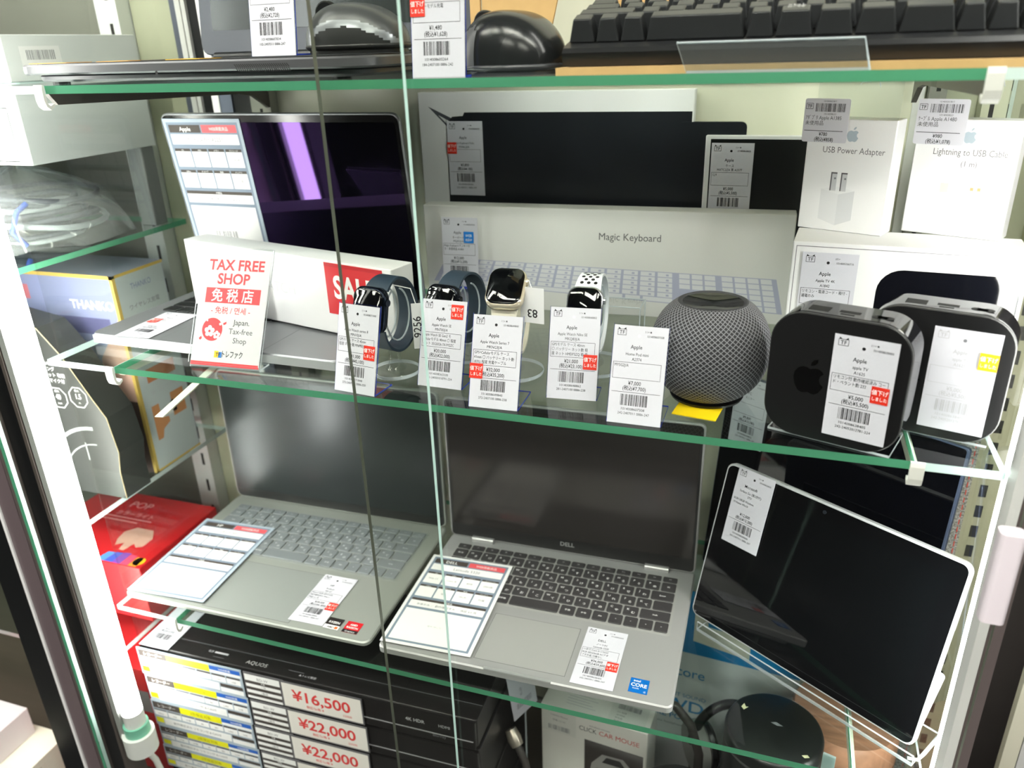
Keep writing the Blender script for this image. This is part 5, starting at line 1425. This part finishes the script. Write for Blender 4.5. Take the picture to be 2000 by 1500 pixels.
def tall_key(x, y, wd, cache={}):
    k = round(wd, 4)
    if k not in cache:
        m = M()
        hw = wd / 2 - 0.0006; hd = 0.0089
        tw = hw - 0.0032; z1 = 0.0165
        vs = [(-hw, -hd, 0), (hw, -hd, 0), (hw, hd, 0), (-hw, hd, 0), (-tw, -hd + 0.0022, z1 - 0.0006), (tw, -hd + 0.0022, z1 - 0.0006), (tw, hd - 0.0040, z1 + 0.0008), (-tw, hd - 0.0040, z1 + 0.0008)]
        m.add(vs, [(0, 3, 2, 1), (4, 5, 6, 7), (0, 1, 5, 4), (1, 2, 6, 5), (2, 3, 7, 6), (3, 0, 4, 7)], GK)
        o = m.build('key', t, T(x, y, 0.0138)); cache[k] = o
        bv = o.modifiers.new('bevel', 'BEVEL'); bv.width = 0.0009; bv.segments = 2
        return o
    o = cache[k].copy(); COL.objects.link(o); o.parent = t; o.matrix_local = T(x, y, 0.0138)
    return o
U = 0.0186
bottom = [0.0215, 0.0205, 0.0185, 0.0190, 0.0700, 0.0195, 0.0255, 0.0255, 0.0268, 0.0345]
x = -0.0202
kana = None
for i, wd in enumerate(bottom):
    if x < -0.001:
        x += wd; continue
    o = tall_key(x + wd / 2, 0.0235, wd)
    if i == 6: kana = (x + wd / 2)
    x += wd
for i in range(4):
    tall_key(0.2695 + i * 0.0183, 0.0235, 0.0183)
for r in range(1, 5):
    x = 0.0008
    off = (0, 0.028, 0.012, 0.006, 0.0)[r]
    row = [0.020 + off] + [0.0192] * 12
    for wd in row:
        if x + wd > 0.266: break
        tall_key(x + wd / 2, 0.0235 + 0.0192 * r, wd); x += wd
    for i in range(4):
        tall_key(0.2695 + i * 0.0183, 0.0235 + 0.0192 * r, 0.0183)
p = Print(); p.text(0, 3.2, 3.6, 'カタカナ', LEGEND, sx=0.8); p.rect(-6, 2.2, 6, 2.5, LEGEND); p.text(0, -1.6, 3.6, 'ローマ字', LEGEND, sx=0.8)
p.build(t, T(kana, 0.0225, 0.0311) @ R(5, 'X'))

# bent clear sign holder lying at the edge
t = thing('acrylic_sign_holder', 'empty bent clear acrylic sign holder on the top shelf before the keyboard', 'sign holder', T(-0.0715, 0.5915, ST) @ R(-0.5, 'Z'))
g = M(); g.T = R(16, 'X') 
g = M()
o1 = [(-0.008, 0.0195), (0.112, 0.0195), (0.117, 0.0), (0.0, 0.0)]
def lean_pt(x_, z_, th_): return (x_, -0.0 + z_ * 0.18 + th_, z_)
vs = [lean_pt(x_, z_, 0) for x_, z_ in o1] + [lean_pt(x_, z_, 0.0018) for x_, z_ in o1]
g.add(vs, [(3, 2, 1, 0), (4, 5, 6, 7)], clear('milky_acrylic', (238, 240, 240), milky=0.03))  # slight whitish veil mixed into the clear sheet
g.add(vs, [(0, 1, 5, 4), (1, 2, 6, 5), (2, 3, 7, 6), (3, 0, 4, 7)], CLEAREDGE)
g.tube([(-0.008, 0.0045, 0.0195), (0.112, 0.0045, 0.0195), (0.117, 0.001, 0.0)], 0.0008, CLEAREDGE, 6)
g.build('upright_plate', t)
g = M(); slab(g, 0.0, 0.117, 0.0018, 0.0095, 0, 0.0016, CLEAR, CLEAREDGE); g.build('foot_plate', t)
# small card tray leaning hidden behind keyboard keeps out of view

# ------------------------------------------------------------------ what stands in the neighbouring case on the left
NX = -0.80
for zt, nm in ((1.4285, 'upper'), (1.2375, 'middle'), (0.907, 'lower'), (0.700, 'bottom')):
    t = thing('glass_shelf', '%s glass shelf of the neighbouring case on the left' % nm, 'shelf', T(-1.5, 0.61, zt))
    m = M(); slab(m, 0, 0.70, 0, 0.30, -0.007, 0, GLASS, PALEEDGE if nm != 'middle' else GREENEDGE); m.build('pane', t)
GW = mat('dull_white_carton', (226, 230, 230), 0.4)
GS = mat('grey_white_carton', (212, 218, 218), 0.4)
def nbox(name, label, x0, x1, y0, y1, z0, z1, mm, cat='box'):
    t = thing(name, label, cat, T(x0, y0, z0))
    m = M(); m.prism(rrect(0, x1 - x0, 0, y1 - y0, 0.001, 1), 0, z1 - z0, mm, 0.0008); m.build('carton', t)
    return t
t = nbox('white_carton', 'white carton on the upper neighbouring shelf at the left', -1.12, -0.803, 0.690, 0.885, 1.4287, 1.4765, GW)
p = Print(); p.rect(20, 12, 74, 36, WHITEINK); p.layer(); p.barcode(28, 22, 66, 32, GREYINK, 11); p.text(48, 15, 4, '1014008', LITEINK); p.build(t, T(0.317, 0, 0) @ RIGHTSIDE)
t = nbox('white_carton', 'large white carton under the upper neighbouring shelf at the left', -1.12, -0.803, 0.690, 0.885, 1.3410, 1.4195, GS)
p = Print(); p.rect(160, 4, 300, 62, mat('carton_panel', (206, 210, 212), 0.5)); p.frame(160, 4, 300, 62, 1.0, LITEINK); p.build(t, FRONT, 'panel_print')
for i, (x, y) in enumerate(((-1.09, 0.72), (-0.818, 0.8705), (-1.09, 0.86))):
    s = thing('carton_riser', 'grey block under the large white carton, %s' % ('front left', 'back right', 'back left')[i], 'block', T(x, y, 1.2377))
    m = M(); m.prism(rrect(-0.012, 0.012, -0.012, 0.012, 0.002, 2), 0, 0.1031, mat('grey_block', (120, 124, 124), 0.6), 0.001); m.build('block', s)
# clear bag of coiled cables
t = thing('cable_bag', 'clear plastic bag of coiled grey cables with blue ties', 'bag', T(-0.915, 0.760, 1.2377))
rnd = random.Random(4)
CB = mat('cable_grey', (74, 78, 84), 0.4)
for i in range(9):
    m = M(); rr = 0.055 + 0.055 * rnd.random(); ph = rnd.random() * 6
    zc = 0.008 + i * 0.0062
    m.tube([((rr + 0.006 * math.sin(3 * a_ + ph)) * math.cos(a_), 0.62 * (rr + 0.006 * math.cos(2 * a_ + ph)) * math.sin(a_), zc + 0.004 * math.sin(a_ * 2 + ph)) for a_ in [j * 2 * math.pi / 28 for j in range(29)]], 0.0036, CB if i % 3 else mat('cable_pale', (176, 180, 182), 0.35), 7)
    m.build('cable_coil', t, smooth=60)
for x in (-0.055, 0.060):
    m = M(); m.tube([(x, -0.062, 0.008), (x - 0.003, -0.074, 0.026), (x, -0.064, 0.048), (x + 0.002, -0.05, 0.056)], 0.0032, mat('tie_blue', (30, 80, 190), 0.4), 7); m.build('blue_tie', t, smooth=60)
m = M(); vs, fs = [], []
nu, nv = 26, 8
for i in range(nu):
    a_ = 2 * math.pi * i / nu
    for j in range(nv + 1):
        v = j / nv
        r = (1 - v ** 3) * (0.118 + 0.010 * math.sin(5 * a_ + 2 * v)) + 0.004
        vs.append((r * math.cos(a_) * 1.02, r * math.sin(a_) * 0.92, 0.0056 + 0.086 * v + 0.004 * math.sin(7 * a_ + 4 * v)))
for i in range(nu):
    for j in range(nv):
        k = (i + 1) % nu
        fs.append((i * (nv + 1) + j, k * (nv + 1) + j, k * (nv + 1) + j + 1, i * (nv + 1) + j + 1))
m.add(vs, fs, clear('bag_film', (240, 244, 244), 1.6, 0.06, milky=0.16)); m.build('film', t, smooth=80)

# tall printed carton with yellow edges
YE = mat('carton_yellow_edge', (216, 184, 96), 0.5)
t = nbox('printed_carton', 'tall carton with yellow edges and a hand picture, left beyond the glass', -1.12, NX - 0.001, 0.758, 0.850, 0.9072, 1.194, mat('carton_blue_grey', (150, 154, 172), 0.45))
p = Print()
X1 = 319.0
p.rect(0, 0, X1, 110, mat('carton_brown', (84, 66, 62), 0.45)); p.rect(120, 190, X1, 287, mat('carton_lilac', (146, 152, 190), 0.5)); p.rect(120, 150, 240, 225, mat('carton_silver', (178, 184, 190), 0.5)); p.layer()
p.poly([(262, 110), (X1, 110), (X1, 235), (300, 210), (270, 170)], mat('carton_skin', (212, 172, 156), 0.6)); p.rect(130, 205, 300, 228, mat('carton_violet', (96, 96, 136), 0.5)); p.poly([(120, 110), (262, 110), (240, 160), (180, 172), (130, 150)], mat('carton_dark_grey', (70, 74, 78), 0.5)); p.rect(155, 248, 172, 268, mat('carton_pinkred', (206, 120, 130), 0.5)); p.layer()  # dark grey shape is part of the cover print
p.text(276, 240, 17, 'THANKO', WHITEINK, bold=0.3)
p.rect(X1 - 5, 0, X1, 287, YE); p.rect(0, 282, X1, 287, YE)
p.build(t, FRONT, 'cover_print')
p = Print(); p.rect(5, 3, 90, 283, mat('carton_side_grey', (196, 204, 206), 0.5)); p.rect(0, 0, 5, 287, YE); p.rect(0, 283, 92, 287, YE); p.rect(0, 0, 92, 3, YE); p.layer()
p.poly([(16, 44), (16, 96), (30, 96), (30, 74), (44, 70), (44, 62), (30, 56), (26, 44)], mat('carton_orange', (206, 144, 96), 0.5)); p.rect(54, 66, 80, 102, mat('carton_orange', (206, 144, 96), 0.5)); p.rect(44, 72, 62, 88, mat('carton_side_white', (226, 228, 226), 0.5)); p.rect(20, 130, 74, 150, mat('carton_orange2', (190, 120, 80), 0.5))
p.text(46, 262, 11, 'THANKO', mat('faint_blue_ink', (130, 142, 180), 0.5), sx=0.8); p.text(46, 236, 8, 'ワイヤレス充電', GREYINK); p.text(46, 218, 11, '充電ドライバー', GREYINK, bold=0.1); p.text(46, 112, 7, '使い方いろいろ', LITEINK)
p.layer(); p.circle(56, 86, 5, INK, 12)
p.build(t, T(0.319, 0, 0) @ RIGHTSIDE, 'side_print')
# black die-cut card package
BKP = mat('package_black', (58, 60, 58), 0.4, noise=0.1, scale=30)
t = thing('black_package', 'black headset package with white hexagon badges beyond the left glass', 'package', T(-0.990, 0.690, 0.9072))
m = M(); m.T = R(90, 'X')
prof = [(0, 0), (0.198, 0), (0.198, 0.04), (0.204, 0.07), (0.198, 0.12), (0.182, 0.145), (0.150, 0.20), (0.12, 0.235), (0.03, 0.25), (0, 0.24)]
m.prism(prof, -0.045, 0, BKP); m.build('carton', t)
m = M(); m.tube([(x + 0.0004, -0.0002, z_) for x, z_ in prof[1:9]], 0.0006, mat('package_edge', (206, 190, 150), 0.6), 6); m.build('cut_edge', t, smooth=60)
p = Print(); WP = mat('package_white_ink', (214, 216, 216), 0.6)
for cx, n_, s_ in ((90, '32', '時間'), (126, '40', 'mm'), (160, '1.5', 'm')):
    p.ring(cx, 140 + (cx - 125) * 0.12, 15.5, 1.3, WP); p.text(cx, 138 + (cx - 125) * 0.12, 10, n_, WP, bold=0.2, sx=0.85); p.text(cx, 131 + (cx - 125) * 0.12, 4.5, s_, WP); p.text(cx, 148 + (cx - 125) * 0.12, 4, '最大', WP)
for i in range(4): p.text(112 + 4 * i, 186 - 8 * i, 6.5, ('LUDPWEAR', 'ゲーミング', 'ヘッドセット 有線', '軽量 マイク付')[i], WP, bold=0.05)
GA = mat('package_grey_line', (150, 154, 154), 0.5)
z_ = p._z()
for r0, r1 in ((88, 93), (66, 68)):
    pts = [(170 + r0 * math.cos(a_), 10 + r0 * math.sin(a_)) for a_ in [math.pi * (0.5 + 0.5 * i / 14) for i in range(15)]]
    pts2 = [(170 + r1 * math.cos(a_), 10 + r1 * math.sin(a_)) for a_ in [math.pi * (0.5 + 0.5 * i / 14) for i in range(15)]]
    p.add([(a_, b_, z_) for a_, b_ in pts] + [(a_, b_, z_) for a_, b_ in pts2], [(i, i + 1, 16 + i, 15 + i) for i in range(14)], GA)
p.rect(150, 52, 152, 78, GA)
p.build(t, FRONT)
# red cartons
t = nbox('red_carton', 'red carton with a hand and rainbow picture beyond the left glass', -1.02, NX - 0.001, 0.688, 0.855, 0.7002, 0.792, mat('carton_red', (206, 34, 40), 0.4))
SK = mat('hand_print', (214, 168, 150), 0.6)
p = Print(); p.poly([(128, 70), (132, 52), (140, 38), (150, 46), (154, 30), (163, 30), (166, 48), (176, 40), (184, 46), (184, 66), (170, 84), (140, 84)], SK); p.layer()
for i, c in enumerate(((90, 150, 214), (70, 90, 190), (130, 70, 170), (220, 70, 110), (240, 150, 50))):
    p.poly([(140 + i * 14, 2), (154 + i * 14, 2), (156 + i * 13, 27 - abs(i - 2) * 2), (144 + i * 13, 26 - abs(i - 2) * 2)], mat('rainbow_print_%d' % i, c, 0.5))
p.circle(206, 14, 9, mat('rainbow_yellow', (236, 190, 40), 0.5), 18)
p.text(100, 130, 22, 'POP', mat('pale_red_ink', (236, 150, 150), 0.5), bold=0.3); p.text(110, 108, 12, 'カラーライト', mat('pale_red_ink', (236, 150, 150), 0.5), bold=0.2); p.rect(60, 100, 150, 103, mat('pale_red_ink', (236, 150, 150), 0.5)); p.rect(60, 92, 130, 95, mat('pale_red_ink', (236, 150, 150), 0.5)); p.build(t, T(0, 0, 0.092))
t = nbox('red_carton', 'low red carton on the neighbouring case floor', -1.00, -0.790, 0.640, 0.85, 0.4542, 0.655, mat('carton_red2', (214, 40, 44), 0.4))
p = Print(); p.rect(0, 120, 210, 160, mat('speckle_grey', (150, 150, 150), 0.6)); p.build(t, FRONT)
ncase = thing('neighbour_cabinet', 'base cabinet of the neighbouring showcase on the left', 'cabinet', T(-1.25, 0.75, 0.004))
m = M(); m.box(-0.35, 0.349, -0.12, 0.20, 0, 0.449, PLINTH); m.build('cabinet', ncase)
# low display shelf seen past the left post
t = thing('low_shelf', 'cream display shelf past the dark left post', 'shelf', T(-1.60, 0.50, 0.505))
m = M(); m.box(0, 0.66, 0, 0.11, 0, 0.012, CREAM); m.build('board', t)
m = M(); m.box(0, 0.66, 0.06, 0.11, -0.50, -0.0005, CREAM); m.build('support', t)
nbox('pale_carton', 'pale pink-grey carton on the cream shelf past the left post', -1.30, -1.10, 0.53, 0.60, 0.5172, 0.590, mat('pale_pink_carton', (206, 196, 200), 0.5))
nbox('pale_carton', 'pale carton on the cream shelf nearer the left post', -1.09, -0.99, 0.52, 0.60, 0.5172, 0.565, mat('pale_grey_carton', (200, 196, 196), 0.5))

# next case past the right post: its cream frame and dark panel
t = thing('neighbour_case', 'cream aluminium frame of the next case past the right post', 'showcase', T(0.326, 0.85, 0.0045))
m = M(); m.box(-0.004, 0.012, -0.006, 0.006, 0, 1.0, mat('dull_cream_profile', (176, 174, 156), 0.5)); m.build('post', t)
m = M(); m.box(0.014, 0.026, -0.004, 0.006, 0, 1.0, mat('dull_aluminium', (170, 170, 166), 0.5)); m.build('post', t)
m = M(); m.box(0.028, 0.5, -0.002, 0.006, 0, 1.0, BLACKM); m.build('dark_panel', t)
m = M(); m.box(-0.0225, 0.3, 0.085, 0.091, 0, 1.36, mat('dark_side_board', (58, 54, 52), 0.3, noise=0.35, scale=5)); m.build('side_board', t)
